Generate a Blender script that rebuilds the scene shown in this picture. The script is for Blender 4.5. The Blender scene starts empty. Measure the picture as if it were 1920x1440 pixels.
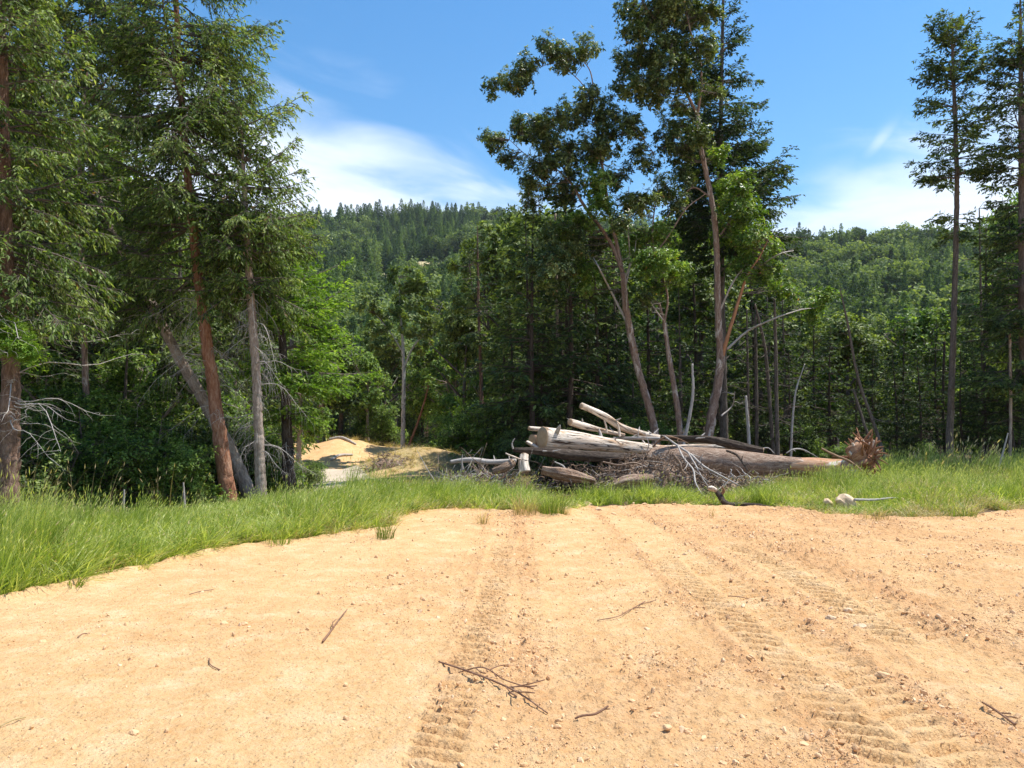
import bpy, math
import numpy as np
from mathutils import Vector
rad = math.radians
S = bpy.context.scene
C = S.collection

# ------------------------------------------------------------------ camera, sky, sun, exposure
F = 1450.0                     # focal length in pixels of the 1920 px wide photograph
HOR = 800.0                    # row of the horizon
CAMH = 1.6
TH = math.atan((HOR - 720.0) / F)
cam_d = bpy.data.cameras.new('camera'); cam = bpy.data.objects.new('camera', cam_d); C.objects.link(cam)
cam_d.sensor_width = 36.0; cam_d.lens = 36.0 * F / 1920.0
cam.location = (0, 0, CAMH); cam.rotation_euler = (rad(90) + TH, 0, 0)
cam_d.clip_start = 0.1; cam_d.clip_end = 6000
S.camera = cam
S.view_settings.view_transform = 'Standard'; S.view_settings.look = 'None'
S.view_settings.exposure = 0.5; S.view_settings.gamma = 1.0
S.render.engine = 'CYCLES'
cy = S.cycles
cy.max_bounces = 6; cy.diffuse_bounces = 3; cy.glossy_bounces = 2; cy.transmission_bounces = 4; cy.transparent_max_bounces = 4
cy.volume_bounces = 0
cy.use_denoising = True

SUN_EL = 64.0
SUN_DIR = Vector((0.85, 0.20, 0)).normalized() * math.cos(rad(SUN_EL)) + Vector((0, 0, math.sin(rad(SUN_EL))))
sd = bpy.data.lights.new('sun', 'SUN'); sd.energy = 5.0; sd.angle = rad(0.53); sd.color = (1.0, 0.955, 0.88)
sun = bpy.data.objects.new('sun', sd); C.objects.link(sun)
sun.rotation_euler = SUN_DIR.to_track_quat('Z', 'Y').to_euler()

W = bpy.data.worlds.new('World'); S.world = W; W.use_nodes = True
def world():
    nt = W.node_tree; nt.nodes.clear(); L = nt.links.new
    def N(t, **k):
        n = nt.nodes.new(t)
        for a, b in k.items(): setattr(n, a, b)
        return n
    def M(op, a, b=None, c=None):
        n = N('ShaderNodeMath', operation=op)
        for i, v in enumerate((a, b, c)):
            if v is None: continue
            if isinstance(v, (int, float)): n.inputs[i].default_value = v
            else: L(v, n.inputs[i])
        return n.outputs[0]
    sky = N('ShaderNodeTexSky', sky_type='NISHITA'); sky.sun_disc = False
    sky.sun_elevation = rad(SUN_EL); sky.sun_rotation = math.atan2(SUN_DIR.x, SUN_DIR.y)
    sky.altitude = 300; sky.air_density = 1.3; sky.dust_density = 0.3; sky.ozone_density = 2.0
    tc = N('ShaderNodeTexCoord'); sp = N('ShaderNodeSeparateXYZ'); L(tc.outputs['Generated'], sp.inputs[0])
    az = M('ARCTAN2', sp.outputs[0], sp.outputs[1])                  # 0 straight ahead, + to the right
    hyp = M('SQRT', M('ADD', M('MULTIPLY', sp.outputs[0], sp.outputs[0]), M('MULTIPLY', sp.outputs[1], sp.outputs[1])))
    el = M('ARCTAN2', sp.outputs[2], hyp)
    # upper edge of the cloud bank as a function of azimuth
    mr = N('ShaderNodeMapRange'); L(az, mr.inputs[0]); mr.inputs[1].default_value = -1.0; mr.inputs[2].default_value = 1.0
    rp = N('ShaderNodeValToRGB'); L(mr.outputs[0], rp.inputs[0]); rp.color_ramp.interpolation = 'B_SPLINE'
    e = rp.color_ramp.elements
    pts = [(0.0, .30), (.30, .40), (.355, .40), (.40, .36), (.46, .30), (.52, .27), (.62, .23), (.70, .27), (.78, .33), (1.0, .3)]
    e[0].position = 0; e[1].position = 1
    for p, v in pts[1:-1]: e.new(p)
    for i, (p, v) in enumerate(pts): e[i].position = p; e[i].color = (v, v, v, 1)
    cv = N('ShaderNodeCombineXYZ'); L(M('MULTIPLY', az, 2.2), cv.inputs[0]); L(M('MULTIPLY', M('SUBTRACT', el, M('MULTIPLY', az, -0.22)), 6.5), cv.inputs[1])
    no = N('ShaderNodeTexNoise'); L(cv.outputs[0], no.inputs['Vector']); no.inputs['Scale'].default_value = 2.0
    no.inputs['Detail'].default_value = 7; no.inputs['Roughness'].default_value = 0.52; no.inputs['Distortion'].default_value = 0.5
    m = M('SUBTRACT', rp.outputs[0], el)
    m = M('ADD', M('MULTIPLY', m, 6.5), M('MULTIPLY', M('SUBTRACT', no.outputs[0], 0.5), 2.3))
    m = M('ADD', m, 0.42)
    # a lone wisp high on the right
    dx = M('DIVIDE', M('SUBTRACT', az, 0.452), 0.020); dy = M('DIVIDE', M('SUBTRACT', M('SUBTRACT', el, 0.327), M('MULTIPLY', M('SUBTRACT', az, 0.452), 0.75)), 0.013)
    g = M('EXPONENT', M('MULTIPLY', M('ADD', M('MULTIPLY', dx, dx), M('MULTIPLY', dy, dy)), -1.0))
    m = M('MAXIMUM', m, M('MULTIPLY', g, M('MULTIPLY', no.outputs[0], .95)))
    sm = N('ShaderNodeMapRange', interpolation_type='SMOOTHERSTEP'); L(m, sm.inputs[0]); sm.inputs[1].default_value = -0.15; sm.inputs[2].default_value = 1.25
    fac = M('MULTIPLY', sm.outputs[0], 0.93)
    hs = N('ShaderNodeHueSaturation'); L(sky.outputs[0], hs.inputs['Color']); hs.inputs['Saturation'].default_value = 1.34; hs.inputs['Hue'].default_value = .499; hs.inputs['Value'].default_value = 1.0
    mx = N('ShaderNodeMix', data_type='RGBA'); L(fac, mx.inputs[0]); L(hs.outputs[0], mx.inputs[6]); mx.inputs[7].default_value = (6.0, 6.6, 7.6, 1)
    bg = N('ShaderNodeBackground'); L(mx.outputs[2], bg.inputs[0]); bg.inputs[1].default_value = 0.132
    out = N('ShaderNodeOutputWorld'); L(bg.outputs[0], out.inputs[0])
world()

# ------------------------------------------------------------------ helpers
R = np.random.default_rng(11)
def P(px, py, Y):
    """point seen at pixel (px, py) of the photograph at depth Y metres"""
    c, s = math.cos(TH), math.sin(TH)
    a = (px - 960.0) / F; b = (720.0 - py) / F
    d = np.array((a, c - b * s, s + b * c)); t = Y / d[1]
    return np.array((0, 0, CAMH)) + d * t
def G(px, py):                        # point of the z=0 ground under a pixel
    q = P(px, py, 1.0); d = q - np.array((0, 0, CAMH)); t = -CAMH / d[2]
    return np.array((d[0] * t, d[1] * t))
def W_(pxw, Y): return pxw * Y / F
def nrm(v): return v / np.maximum(np.linalg.norm(v, axis=-1, keepdims=True), 1e-9)
def sst(a, b, x):
    t = np.clip((x - a) / (b - a), 0, 1); return t * t * (3 - 2 * t)

def _h(ix, iy, seed):
    n = (ix.astype(np.int64) * 374761393 + iy.astype(np.int64) * 668265263 + seed * 974634777) & 0xFFFFFFFF
    n = ((n ^ (n >> 13)) * 1274126177) & 0xFFFFFFFF
    return ((n ^ (n >> 16)) & 0xFFFF) / 65535.0
def vn(x, y, seed=0):
    ix, iy = np.floor(x), np.floor(y); fx, fy = x - ix, y - iy
    fx = fx * fx * (3 - 2 * fx); fy = fy * fy * (3 - 2 * fy)
    a = _h(ix, iy, seed); b = _h(ix + 1, iy, seed); c = _h(ix, iy + 1, seed); d = _h(ix + 1, iy + 1, seed)
    return (a * (1 - fx) + b * fx) * (1 - fy) + (c * (1 - fx) + d * fx) * fy
def fbm(x, y, o=4, seed=0, g=0.5):
    s = 0; a = 1; t = 0
    for i in range(o):
        s = s + a * vn(x * 2 ** i + 13.7 * i, y * 2 ** i - 7.3 * i, seed + i); t += a; a *= g
    return s / t

def build2(name, gms, parent, smooth=False):
    g = Geo(); cnt = []
    for q, m in gms:
        n0 = g.n; nf = 0
        for f in q.F: g.F.append(f + n0); nf += len(f)
        g.V += q.V; g.T += q.T; g.Q += q.Q; g.n += q.n; cnt.append(nf)
    o = g.build(name, gms[0][1], parent, smooth)
    for q, m in gms[1:]: o.data.materials.append(m)
    o.data.polygons.foreach_set('material_index', np.repeat(np.arange(len(cnt)), cnt).astype(np.int32)); return o
class Geo:
    def __init__(s): s.V = []; s.F = []; s.T = []; s.Q = []; s.n = 0
    def add(s, V, Fs, tint=None, co=None):
        V = np.asarray(V, float).reshape(-1, 3); k = len(V)
        for f in (Fs if isinstance(Fs, list) else [Fs]): s.F.append(np.asarray(f) + s.n)
        s.V.append(V)
        s.T.append(np.full(k, .5) if tint is None else np.broadcast_to(np.asarray(tint, float).reshape(-1), (k,)))
        s.Q.append(V if co is None else np.asarray(co, float).reshape(-1, 3)); s.n += k
        return s
    def build(s, name, mat, parent=None, smooth=True, link=True, origin=None):
        V = np.concatenate(s.V) if s.V else np.zeros((0, 3))
        o0 = np.array(parent.location if parent is not None else (0, 0, 0)) if origin is None else np.asarray(origin, float)
        if parent is not None and parent.type == 'MESH' and parent.parent: o0 = o0 + np.array(parent.parent.location)
        V = V - o0
        me = bpy.data.meshes.new(name); me.vertices.add(len(V)); me.vertices.foreach_set('co', V.astype(np.float32).ravel())
        nf = sum(len(f) for f in s.F); nl = sum(f.size for f in s.F)
        if nf:
            me.loops.add(nl); me.polygons.add(nf)
            me.loops.foreach_set('vertex_index', np.concatenate([f.ravel() for f in s.F]).astype(np.int32))
            tot = np.concatenate([np.full(len(f), f.shape[1]) for f in s.F])
            st = np.concatenate(([0], np.cumsum(tot)[:-1]))
            me.polygons.foreach_set('loop_start', st.astype(np.int32))
            me.polygons.foreach_set('use_smooth', np.full(nf, bool(smooth)))
        at = me.attributes.new('tint', 'FLOAT', 'POINT'); at.data.foreach_set('value', np.concatenate(s.T).astype(np.float32))
        at = me.attributes.new('co', 'FLOAT_VECTOR', 'POINT'); at.data.foreach_set('vector', np.concatenate(s.Q).astype(np.float32).ravel())
        me.update(calc_edges=True)
        me.materials.append(mat)
        o = bpy.data.objects.new(name, me)
        if parent is not None: o.parent = parent
        elif origin is not None: o.location = origin
        if link: C.objects.link(o)
        return o

def tubes(Pts, Rr, K=6, cap=True):
    """Pts [N,S,3], Rr [N,S] -> verts, faces list, co"""
    Pts = np.asarray(Pts, float); Rr = np.asarray(Rr, float)
    if Pts.ndim == 2: Pts = Pts[None]; Rr = Rr[None]
    N, Sg, _ = Pts.shape
    T = np.gradient(Pts, axis=1); T = nrm(T)
    up = np.zeros_like(T); m = nrm(Pts[:, -1] - Pts[:, 0]); ax = np.where(np.abs(m[:, 2:3]) > .7, np.array([[1., 0, 0]]), np.array([[0, 0, 1.]]))
    up[:] = ax[:, None]
    A = nrm(np.cross(T, up)); B = np.cross(T, A)
    th = np.arange(K) * 2 * np.pi / K; ct, sn = np.cos(th), np.sin(th)
    V = Pts[:, :, None] + Rr[:, :, None, None] * (A[:, :, None] * ct[None, None, :, None] + B[:, :, None] * sn[None, None, :, None])
    ln = np.concatenate((np.zeros((N, 1)), np.cumsum(np.linalg.norm(np.diff(Pts, axis=1), axis=2), axis=1)), 1)
    rb = Rr.max(axis=1)[:, None, None]
    co = np.stack(np.broadcast_arrays(rb * ct[None, None], rb * sn[None, None], ln[:, :, None] + np.arange(N)[:, None, None] * 3.7), -1)
    base = (np.arange(N) * Sg * K)[:, None, None]; i = (np.arange(Sg - 1) * K)[None, :, None]; k = np.arange(K)[None, None]
    k2 = (k + 1) % K
    Fq = np.stack(np.broadcast_arrays(base + i + k, base + i + k2, base + i + K + k2, base + i + K + k), -1).reshape(-1, 4)
    Fs = [Fq]
    if cap:
        e = base[:, :, 0] + (Sg - 1) * K + np.arange(K)[None]; b = (base[:, :, 0] + np.arange(K)[None])[:, ::-1]
        Fs += [e, b]
    return V.reshape(-1, 3), Fs, co.reshape(-1, 3)

def resample(pts, n, smooth=True):
    pts = np.asarray(pts, float); d = np.concatenate(([0], np.cumsum(np.linalg.norm(np.diff(pts[:, :3], axis=0), axis=1))))
    t = np.linspace(0, d[-1], n)
    if len(pts) < 3 or not smooth:
        return np.stack([np.interp(t, d, pts[:, j]) for j in range(pts.shape[1])], 1)
    # Catmull-Rom
    m = np.gradient(pts, d, axis=0)
    idx = np.clip(np.searchsorted(d, t, side='right') - 1, 0, len(d) - 2)
    h = (d[idx + 1] - d[idx])[:, None]; u = ((t - d[idx]) / (d[idx + 1] - d[idx]))[:, None]
    return ((2 * u**3 - 3 * u**2 + 1) * pts[idx] + (u**3 - 2 * u**2 + u) * h * m[idx] + (-2 * u**3 + 3 * u**2) * pts[idx + 1] + (u**3 - u**2) * h * m[idx + 1])

def trunk_geo(pts, radii, n=60, K=14, flare=0.25, bump=0.07, seed=0, g=None):
    """one bumpy trunk or limb; pts world coordinates"""
    q = resample(np.column_stack((np.asarray(pts, float), radii)), n)
    p = q[:, :3].copy(); r = np.maximum(q[:, 3], 0.004)
    rr = np.random.default_rng(seed + 5)
    s = np.linspace(0, 1, n)
    p[1:-1] += (rr.normal(size=(n - 2, 3)) * r[1:-1, None] * 0.06)
    V, Fs, co = tubes(p, r, K)
    ang = np.tile(np.arange(K), n) / K * 9; zz = co[:, 2]
    d = (vn(ang, zz * 2.2, seed) - .5) * 2 * bump + (vn(ang * 2, zz * 7, seed + 3) - .5) * bump + (vn(ang * 3.1, zz * 4, seed + 4) - .5) * bump * (1.4 if K > 18 else 0)
    if flare: d = d + np.repeat(flare * np.exp(-s * min(n, 60) * .16), K) * (0.6 + .8 * vn(ang * .8, zz * 0, seed + 9))
    c = np.repeat(p, K, 0); V = c + (V - c) * (1 + d)[:, None]
    g = g or Geo(); g.add(V, Fs, co=co); return g

def rhombi(p, d, nrml, L, w, tint, g):
    """leaf shaped quads: p base, d direction, nrml face normal hint, L length, w half width"""
    d = nrm(d); s = nrm(np.cross(d, nrml)); L = np.broadcast_to(L, (len(p),))[:, None]; w = np.broadcast_to(w, (len(p),))[:, None]
    m = p + d * L * .45 + nrm(np.cross(s, d)) * w * .35
    V = np.stack((p, m + s * w, p + d * L, m - s * w), 1).reshape(-1, 3)
    Fq = np.arange(len(p) * 4).reshape(-1, 4)
    g.add(V, Fq, tint=np.repeat(tint, 4))

def thing(name, label, cat, loc=(0, 0, 0), group=None):
    o = bpy.data.objects.new(name, None); o.empty_display_size = .2; C.objects.link(o); o.location = loc
    o['label'] = label; o['category'] = cat
    if group: o['group'] = group
    return o
def tag(o, label=None, cat=None, group=None, kind=None):
    for k, v in (('label', label), ('category', cat), ('group', group), ('kind', kind)):
        if v: o[k] = v
    return o
def dup(root, loc, rotz, scale, label, group=None):
    r = root.copy(); C.objects.link(r); r.location = loc; r.rotation_euler = (0, 0, rotz); r.scale = scale; r['label'] = label
    if group: r['group'] = group
    for ch in list(root.children):
        c = ch.copy(); C.objects.link(c); c.parent = r
    return r

# ------------------------------------------------------------------ materials
def mat_base(name):
    m = bpy.data.materials.new(name); m.use_nodes = True; nt = m.node_tree
    b = nt.nodes['Principled BSDF']; return m, nt, b
def _N(nt, t, **k):
    n = nt.nodes.new(t)
    for a, v in k.items(): setattr(n, a, v)
    return n
def ramp(nt, fac, stops):
    r = _N(nt, 'ShaderNodeValToRGB'); nt.links.new(fac, r.inputs[0]); e = r.color_ramp.elements
    e[0].position = stops[0][0]; e[0].color = (*stops[0][1], 1); e[1].position = stops[-1][0]; e[1].color = (*stops[-1][1], 1)
    for p, c in stops[1:-1]:
        x = e.new(p); x.color = (*c, 1)
    return r.outputs[0]
def noise(nt, vec, scale, detail=5, rough=.6, mapping=None, dist=0):
    if mapping:
        mp = _N(nt, 'ShaderNodeMapping'); nt.links.new(vec, mp.inputs[0]); mp.inputs['Scale'].default_value = mapping; vec = mp.outputs[0]
    n = _N(nt, 'ShaderNodeTexNoise'); nt.links.new(vec, n.inputs['Vector']); n.inputs['Scale'].default_value = scale
    n.inputs['Detail'].default_value = detail; n.inputs['Roughness'].default_value = rough; n.inputs['Distortion'].default_value = dist
    return n.outputs[0]
def mixc(nt, f, a, b, mode='MIX'):
    m = _N(nt, 'ShaderNodeMix', data_type='RGBA', blend_type=mode)
    for i, v in ((0, f), (6, a), (7, b)):
        if isinstance(v, (int, float)): m.inputs[i].default_value = v
        elif isinstance(v, tuple): m.inputs[i].default_value = (*v, 1)
        else: nt.links.new(v, m.inputs[i])
    return m.outputs[2]
def math_(nt, op, a, b=0.0):
    m = _N(nt, 'ShaderNodeMath', operation=op)
    for i, v in enumerate((a, b)):
        if isinstance(v, (int, float)): m.inputs[i].default_value = v
        else: nt.links.new(v, m.inputs[i])
    return m.outputs[0]
def bump(nt, b, h, dist, strength=1.0):
    n = _N(nt, 'ShaderNodeBump'); n.inputs['Strength'].default_value = strength; n.inputs['Distance'].default_value = dist
    nt.links.new(h, n.inputs['Height']); nt.links.new(n.outputs[0], b.inputs['Normal'])
def attr(nt, name, out='Fac'):
    a = _N(nt, 'ShaderNodeAttribute'); a.attribute_name = name; return a.outputs[out]

def leaf_mat(name, dark, mid, light, trans=.35, rough=.5, spec=.35, obj_var=.0, dead=None):
    m, nt, b = mat_base(name)
    t = attr(nt, 'tint')
    if obj_var:
        oi = _N(nt, 'ShaderNodeObjectInfo')
        t = math_(nt, 'ADD', t, math_(nt, 'MULTIPLY', math_(nt, 'SUBTRACT', oi.outputs['Random'], .5), obj_var))
    st = [(0.0, dark), (.5, mid), (1.0 if dead is None else .93, light)]
    if dead: st.append((.97, dead))
    c = ramp(nt, t, st)
    nt.links.new(c, b.inputs['Base Color']); b.inputs['Roughness'].default_value = rough; b.inputs['Specular IOR Level'].default_value = spec
    tr = _N(nt, 'ShaderNodeBsdfTranslucent'); tc = mixc(nt, 1.0, c, (1.4, 1.4, .5), 'MULTIPLY'); nt.links.new(tc, tr.inputs[0])
    mx = _N(nt, 'ShaderNodeMixShader'); mx.inputs[0].default_value = trans
    nt.links.new(b.outputs[0], mx.inputs[1]); nt.links.new(tr.outputs[0], mx.inputs[2])
    nt.links.new(mx.outputs[0], nt.nodes['Material Output'].inputs['Surface'])
    return m
def bark_mat(name, dark, mid, light, scale=9, stretch=.22, depth=.02, rough=.9, patch=None, pscale=1.6, pthr=(.52, .58)):
    m, nt, b = mat_base(name); co = attr(nt, 'co', 'Vector')
    n1 = noise(nt, co, scale, 8, .72, (1, 1, stretch), .8); n2 = noise(nt, co, scale * 3.4, 5, .7, (1, 1, stretch * 1.6), .4)
    f = math_(nt, 'ADD', math_(nt, 'MULTIPLY', n1, .6), math_(nt, 'MULTIPLY', n2, .4))
    c = ramp(nt, f, [(.36, dark), (.49, mid), (.64, light)])
    if patch:
        pn = noise(nt, co, pscale, 5, .62, (1, 1, .35), .8); rr = ramp(nt, pn, [(pthr[0], (0, 0, 0)), (pthr[1], (1, 1, 1))])
        c = mixc(nt, rr, c, patch)
    nt.links.new(c, b.inputs['Base Color']); b.inputs['Roughness'].default_value = rough; b.inputs['Specular IOR Level'].default_value = .2
    bump(nt, b, f, depth * 2.6); return m

M = {}
M['fir_bark'] = bark_mat('fir bark', (.06, .038, .028), (.19, .115, .08), (.36, .25, .19), 8, .25, .035)
M['red_bark'] = bark_mat('reddish pine bark', (.11, .045, .025), (.33, .15, .085), (.50, .31, .21), 8, .22, .03)
M['pale_bark'] = bark_mat('pale grey bark', (.14, .10, .08), (.33, .255, .205), (.52, .44, .37), 9, .3, .02)
M['madrone_bark'] = bark_mat('madrone bark peeling', (.10, .055, .04), (.27, .18, .135), (.46, .36, .29), 12, .22, .022, patch=(.60, .52, .45), pscale=3.2, pthr=(.54, .60))
M['white_bark'] = bark_mat('white mottled oak bark', (.20, .17, .14), (.50, .46, .41), (.74, .71, .66), 6, .5, .015, patch=(.12, .10, .085), pscale=5, pthr=(.56, .60))
M['madrone_orange'] = bark_mat('smooth orange madrone bark', (.22, .09, .04), (.42, .20, .10), (.55, .31, .18), 5, .2, .006, .6)
M['dead_grey'] = bark_mat('weathered grey wood', (.22, .19, .165), (.42, .38, .34), (.62, .58, .53), 12, .12, .006)
M['dark_bark'] = bark_mat('dark bark', (.025, .018, .014), (.07, .052, .04), (.15, .12, .095), 9, .25, .03)
M['grey_bark'] = bark_mat('forest trunk bark', (.05, .04, .033), (.13, .105, .085), (.25, .21, .18), 9, .25, .02)
M['log_pale'] = bark_mat('debarked pale log', (.36, .24, .15), (.62, .50, .38), (.78, .70, .60), 3.2, .14, .012, patch=(.46, .26, .13), pscale=1.5, pthr=(.56, .66))
M['log_pale'] = bark_mat('debarked bleached log', (.22, .13, .075), (.56, .44, .32), (.74, .66, .56), 4.5, .10, .02, patch=(.40, .22, .11), pscale=1.3, pthr=(.50, .60))
def cracked(name, a, bc, crack, stain, thr=(.50, .60)):
    m, nt, b = mat_base(name); co = attr(nt, 'co', 'Vector')
    g1 = noise(nt, co, 10, 6, .7, (1, 1, .10), .5); ck = noise(nt, co, 16, 4, .6, (1, 1, .09), 1.2); ck = ramp(nt, ck, [(.36, (1, 1, 1)), (.43, (0, 0, 0))])
    c = ramp(nt, g1, [(.32, a), (.62, bc)]); st = ramp(nt, noise(nt, co, 1.5, 6, .65, (1, 1, .4), .8), [(thr[0], (0, 0, 0)), (thr[1], (1, 1, 1))]); c = mixc(nt, st, c, stain)
    bk = ramp(nt, noise(nt, co, 3.2, 6, .7, (1, 1, .5), 1.0), [(.60, (0, 0, 0)), (.64, (1, 1, 1))]); c = mixc(nt, bk, c, (.13, .08, .05)); c = mixc(nt, ck, c, crack)
    nt.links.new(c, b.inputs['Base Color']); b.inputs['Roughness'].default_value = .85; b.inputs['Specular IOR Level'].default_value = .2
    h = math_(nt, 'SUBTRACT', math_(nt, 'MULTIPLY', g1, .6), math_(nt, 'MULTIPLY', ck, .5)); bump(nt, b, math_(nt, 'ADD', h, math_(nt, 'MULTIPLY', bk, .6)), .045); return m
M['log_pale'] = cracked('debarked bleached log', (.50, .36, .24), (.80, .71, .60), (.10, .06, .04), (.46, .26, .13))
M['stub_grey'] = cracked('old grey block', (.17, .15, .14), (.42, .39, .37), (.05, .04, .035), (.25, .20, .16))
M['log_bark'] = bark_mat('weathered log bark', (.10, .06, .04), (.36, .24, .17), (.62, .49, .38), 14, .35, .035)
M['log_brown'] = bark_mat('brown log', (.10, .055, .032), (.28, .17, .105), (.46, .32, .22), 8, .15, .02)
M['root'] = bark_mat('reddish root wood', (.12, .05, .028), (.35, .17, .09), (.54, .34, .21), 10, .3, .03)
M['tangle'] = bark_mat('tangled root and bark', (.06, .038, .026), (.24, .16, .11), (.50, .40, .31), 14, .3, .015)
M['twig'] = bark_mat('brown twig', (.10, .045, .025), (.24, .13, .08), (.38, .24, .16), 20, .2, .004)

M['fir_leaf'] = leaf_mat('fir needles', (.022, .044, .012), (.135, .215, .042), (.47, .55, .22), .40, .55, .3, dead=(.22, .13, .06))
M['fir_bright'] = leaf_mat('bright young needles', (.04, .09, .012), (.19, .34, .038), (.46, .60, .13), .45, .5, .3)
M['fir_dark'] = leaf_mat('dark needles', (.014, .032, .012), (.062, .108, .028), (.24, .31, .09), .32, .6, .3, .35)
M['mad_leaf'] = leaf_mat('madrone leaves', (.014, .030, .010), (.085, .135, .028), (.40, .46, .18), .32, .36, .5, dead=(.42, .26, .10))
M['mad_bright'] = leaf_mat('light green madrone leaves', (.028, .065, .010), (.15, .27, .028), (.46, .56, .16), .40, .38, .5, dead=(.40, .22, .08))  # lighter, yellower leaf green used for some of the crown clumps
M['oak_leaf'] = leaf_mat('oak leaves', (.024, .042, .014), (.13, .19, .046), (.36, .43, .15), .36, .5, .35, .35)
M['shrub_leaf'] = leaf_mat('shrub leaves', (.026, .060, .012), (.145, .25, .040), (.42, .54, .14), .42, .5, .4, .3)
M['grass'] = leaf_mat('green grass', (.12, .18, .025), (.32, .42, .07), (.64, .66, .26), .45, .45, .4, .75)
M['straw'] = leaf_mat('dry grass', (.26, .21, .09), (.48, .38, .19), (.68, .57, .34), .35, .6, .3, .3)
M['far_fir'] = leaf_mat('far conifers', (.044, .085, .036), (.10, .165, .056), (.21, .29, .095), .34, .6, .2, .9)
M['far_oak'] = leaf_mat('far broadleaf trees', (.055, .090, .034), (.125, .18, .058), (.26, .32, .11), .34, .6, .2, .9)

def ground_mat():
    m, nt, b = mat_base('bare tan dirt and forest soil'); tc = _N(nt, 'ShaderNodeTexCoord'); v = tc.outputs['Object']
    big = noise(nt, v, .55, 6, .62, (1, .45, 1)); fine = noise(nt, v, 16, 6, .65); mid = noise(nt, v, 2.6, 6, .6)
    c = ramp(nt, big, [(.30, (.58, .33, .145)), (.5, (.65, .405, .18)), (.72, (.71, .50, .265))])
    c2 = ramp(nt, mid, [(.34, (.52, .285, .11)), (.52, (.65, .41, .185)), (.68, (.79, .60, .365))])
    c = mixc(nt, .55, c, c2)
    c3 = ramp(nt, fine, [(.30, (.42, .20, .08)), (.43, (.62, .38, .19)), (.70, (.77, .58, .37))]); c = mixc(nt, .34, c, c3)
    soil = ramp(nt, fine, [(.3, (.07, .045, .028)), (.6, (.19, .13, .08)), (.75, (.30, .22, .13))])
    st = ramp(nt, fine, [(.3, (.34, .27, .12)), (.6, (.55, .44, .22)), (.75, (.68, .55, .32))])
    c = mixc(nt, math_(nt, 'MULTIPLY', attr(nt, 'crumb'), .5), c, (.48, .24, .11)); c = mixc(nt, attr(nt, 'straw'), c, st); c = mixc(nt, attr(nt, 'soil'), c, soil)
    vo = _N(nt, 'ShaderNodeTexVoronoi', feature='F1'); nt.links.new(v, vo.inputs['Vector']); vo.inputs['Scale'].default_value = 30
    vo.inputs['Randomness'].default_value = 1
    pb = ramp(nt, vo.outputs['Distance'], [(.10, (1, 1, 1)), (.38, (0, 0, 0))])
    nt.links.new(c, b.inputs['Base Color']); b.inputs['Roughness'].default_value = .95; b.inputs['Specular IOR Level'].default_value = .1
    h = math_(nt, 'ADD', math_(nt, 'MULTIPLY', noise(nt, v, 42, 5, .7), 1.0), math_(nt, 'MULTIPLY', pb, .35))
    bump(nt, b, h, .022); return m
M['ground'] = ground_mat()
def clod_mat(name, stops, bd=.01):
    m, nt, b = mat_base(name); tc = _N(nt, 'ShaderNodeTexCoord')
    n = noise(nt, tc.outputs['Object'], 25, 5, .6); t = attr(nt, 'tint')
    f = math_(nt, 'ADD', math_(nt, 'MULTIPLY', n, .35), math_(nt, 'MULTIPLY', t, .65))
    nt.links.new(ramp(nt, f, stops), b.inputs['Base Color']); b.inputs['Roughness'].default_value = .95; b.inputs['Specular IOR Level'].default_value = .15
    
    if bd: bump(nt, b, n, bd)
    return m
M['clod'] = clod_mat('dirt clods', [(.12, (.48, .25, .11)), (.3, (.62, .38, .19)), (.65, (.70, .46, .26)), (.92, (.80, .64, .44))], 0)
M['rock'] = clod_mat('tan rock', [(.15, (.48, .31, .18)), (.5, (.64, .46, .29)), (.85, (.76, .62, .46))])
M['grey_rock'] = clod_mat('grey weathered wood block', [(.15, (.22, .20, .19)), (.5, (.42, .39, .37)), (.85, (.60, .57, .55))])
M['gravel'] = clod_mat('pale gravel road', [(.2, (.40, .32, .23)), (.5, (.52, .43, .32)), (.8, (.62, .53, .42))])
def hill_mat():
    m, nt, b = mat_base('forest floor on hill'); tc = _N(nt, 'ShaderNodeTexCoord')
    n = noise(nt, tc.outputs['Object'], .12, 5, .6)
    c = ramp(nt, n, [(.4, (.035, .05, .025)), (.62, (.09, .10, .045))]); c = mixc(nt, attr(nt, 'straw'), c, (.52, .42, .22))
    nt.links.new(c, b.inputs['Base Color']); b.inputs['Roughness'].default_value = 1; return m
M['hill'] = hill_mat()
def cut_mat():
    m, nt, b = mat_base('sawn log end'); co = attr(nt, 'co', 'Vector')
    sp = _N(nt, 'ShaderNodeSeparateXYZ'); nt.links.new(co, sp.inputs[0])
    w = _N(nt, 'ShaderNodeTexWave', wave_type='RINGS', rings_direction='Z'); nt.links.new(co, w.inputs[0]); w.inputs['Scale'].default_value = 12
    w.inputs['Distortion'].default_value = 1.5; n = noise(nt, co, 9, 4, .6)
    c = mixc(nt, .4, ramp(nt, w.outputs[1], [(0, (.36, .22, .12)), (1, (.58, .42, .26))]), ramp(nt, n, [(.3, (.32, .19, .10)), (.7, (.62, .46, .30))]))
    nt.links.new(c, b.inputs['Base Color']); b.inputs['Roughness'].default_value = .85; return m
M['cut'] = cut_mat()

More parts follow.
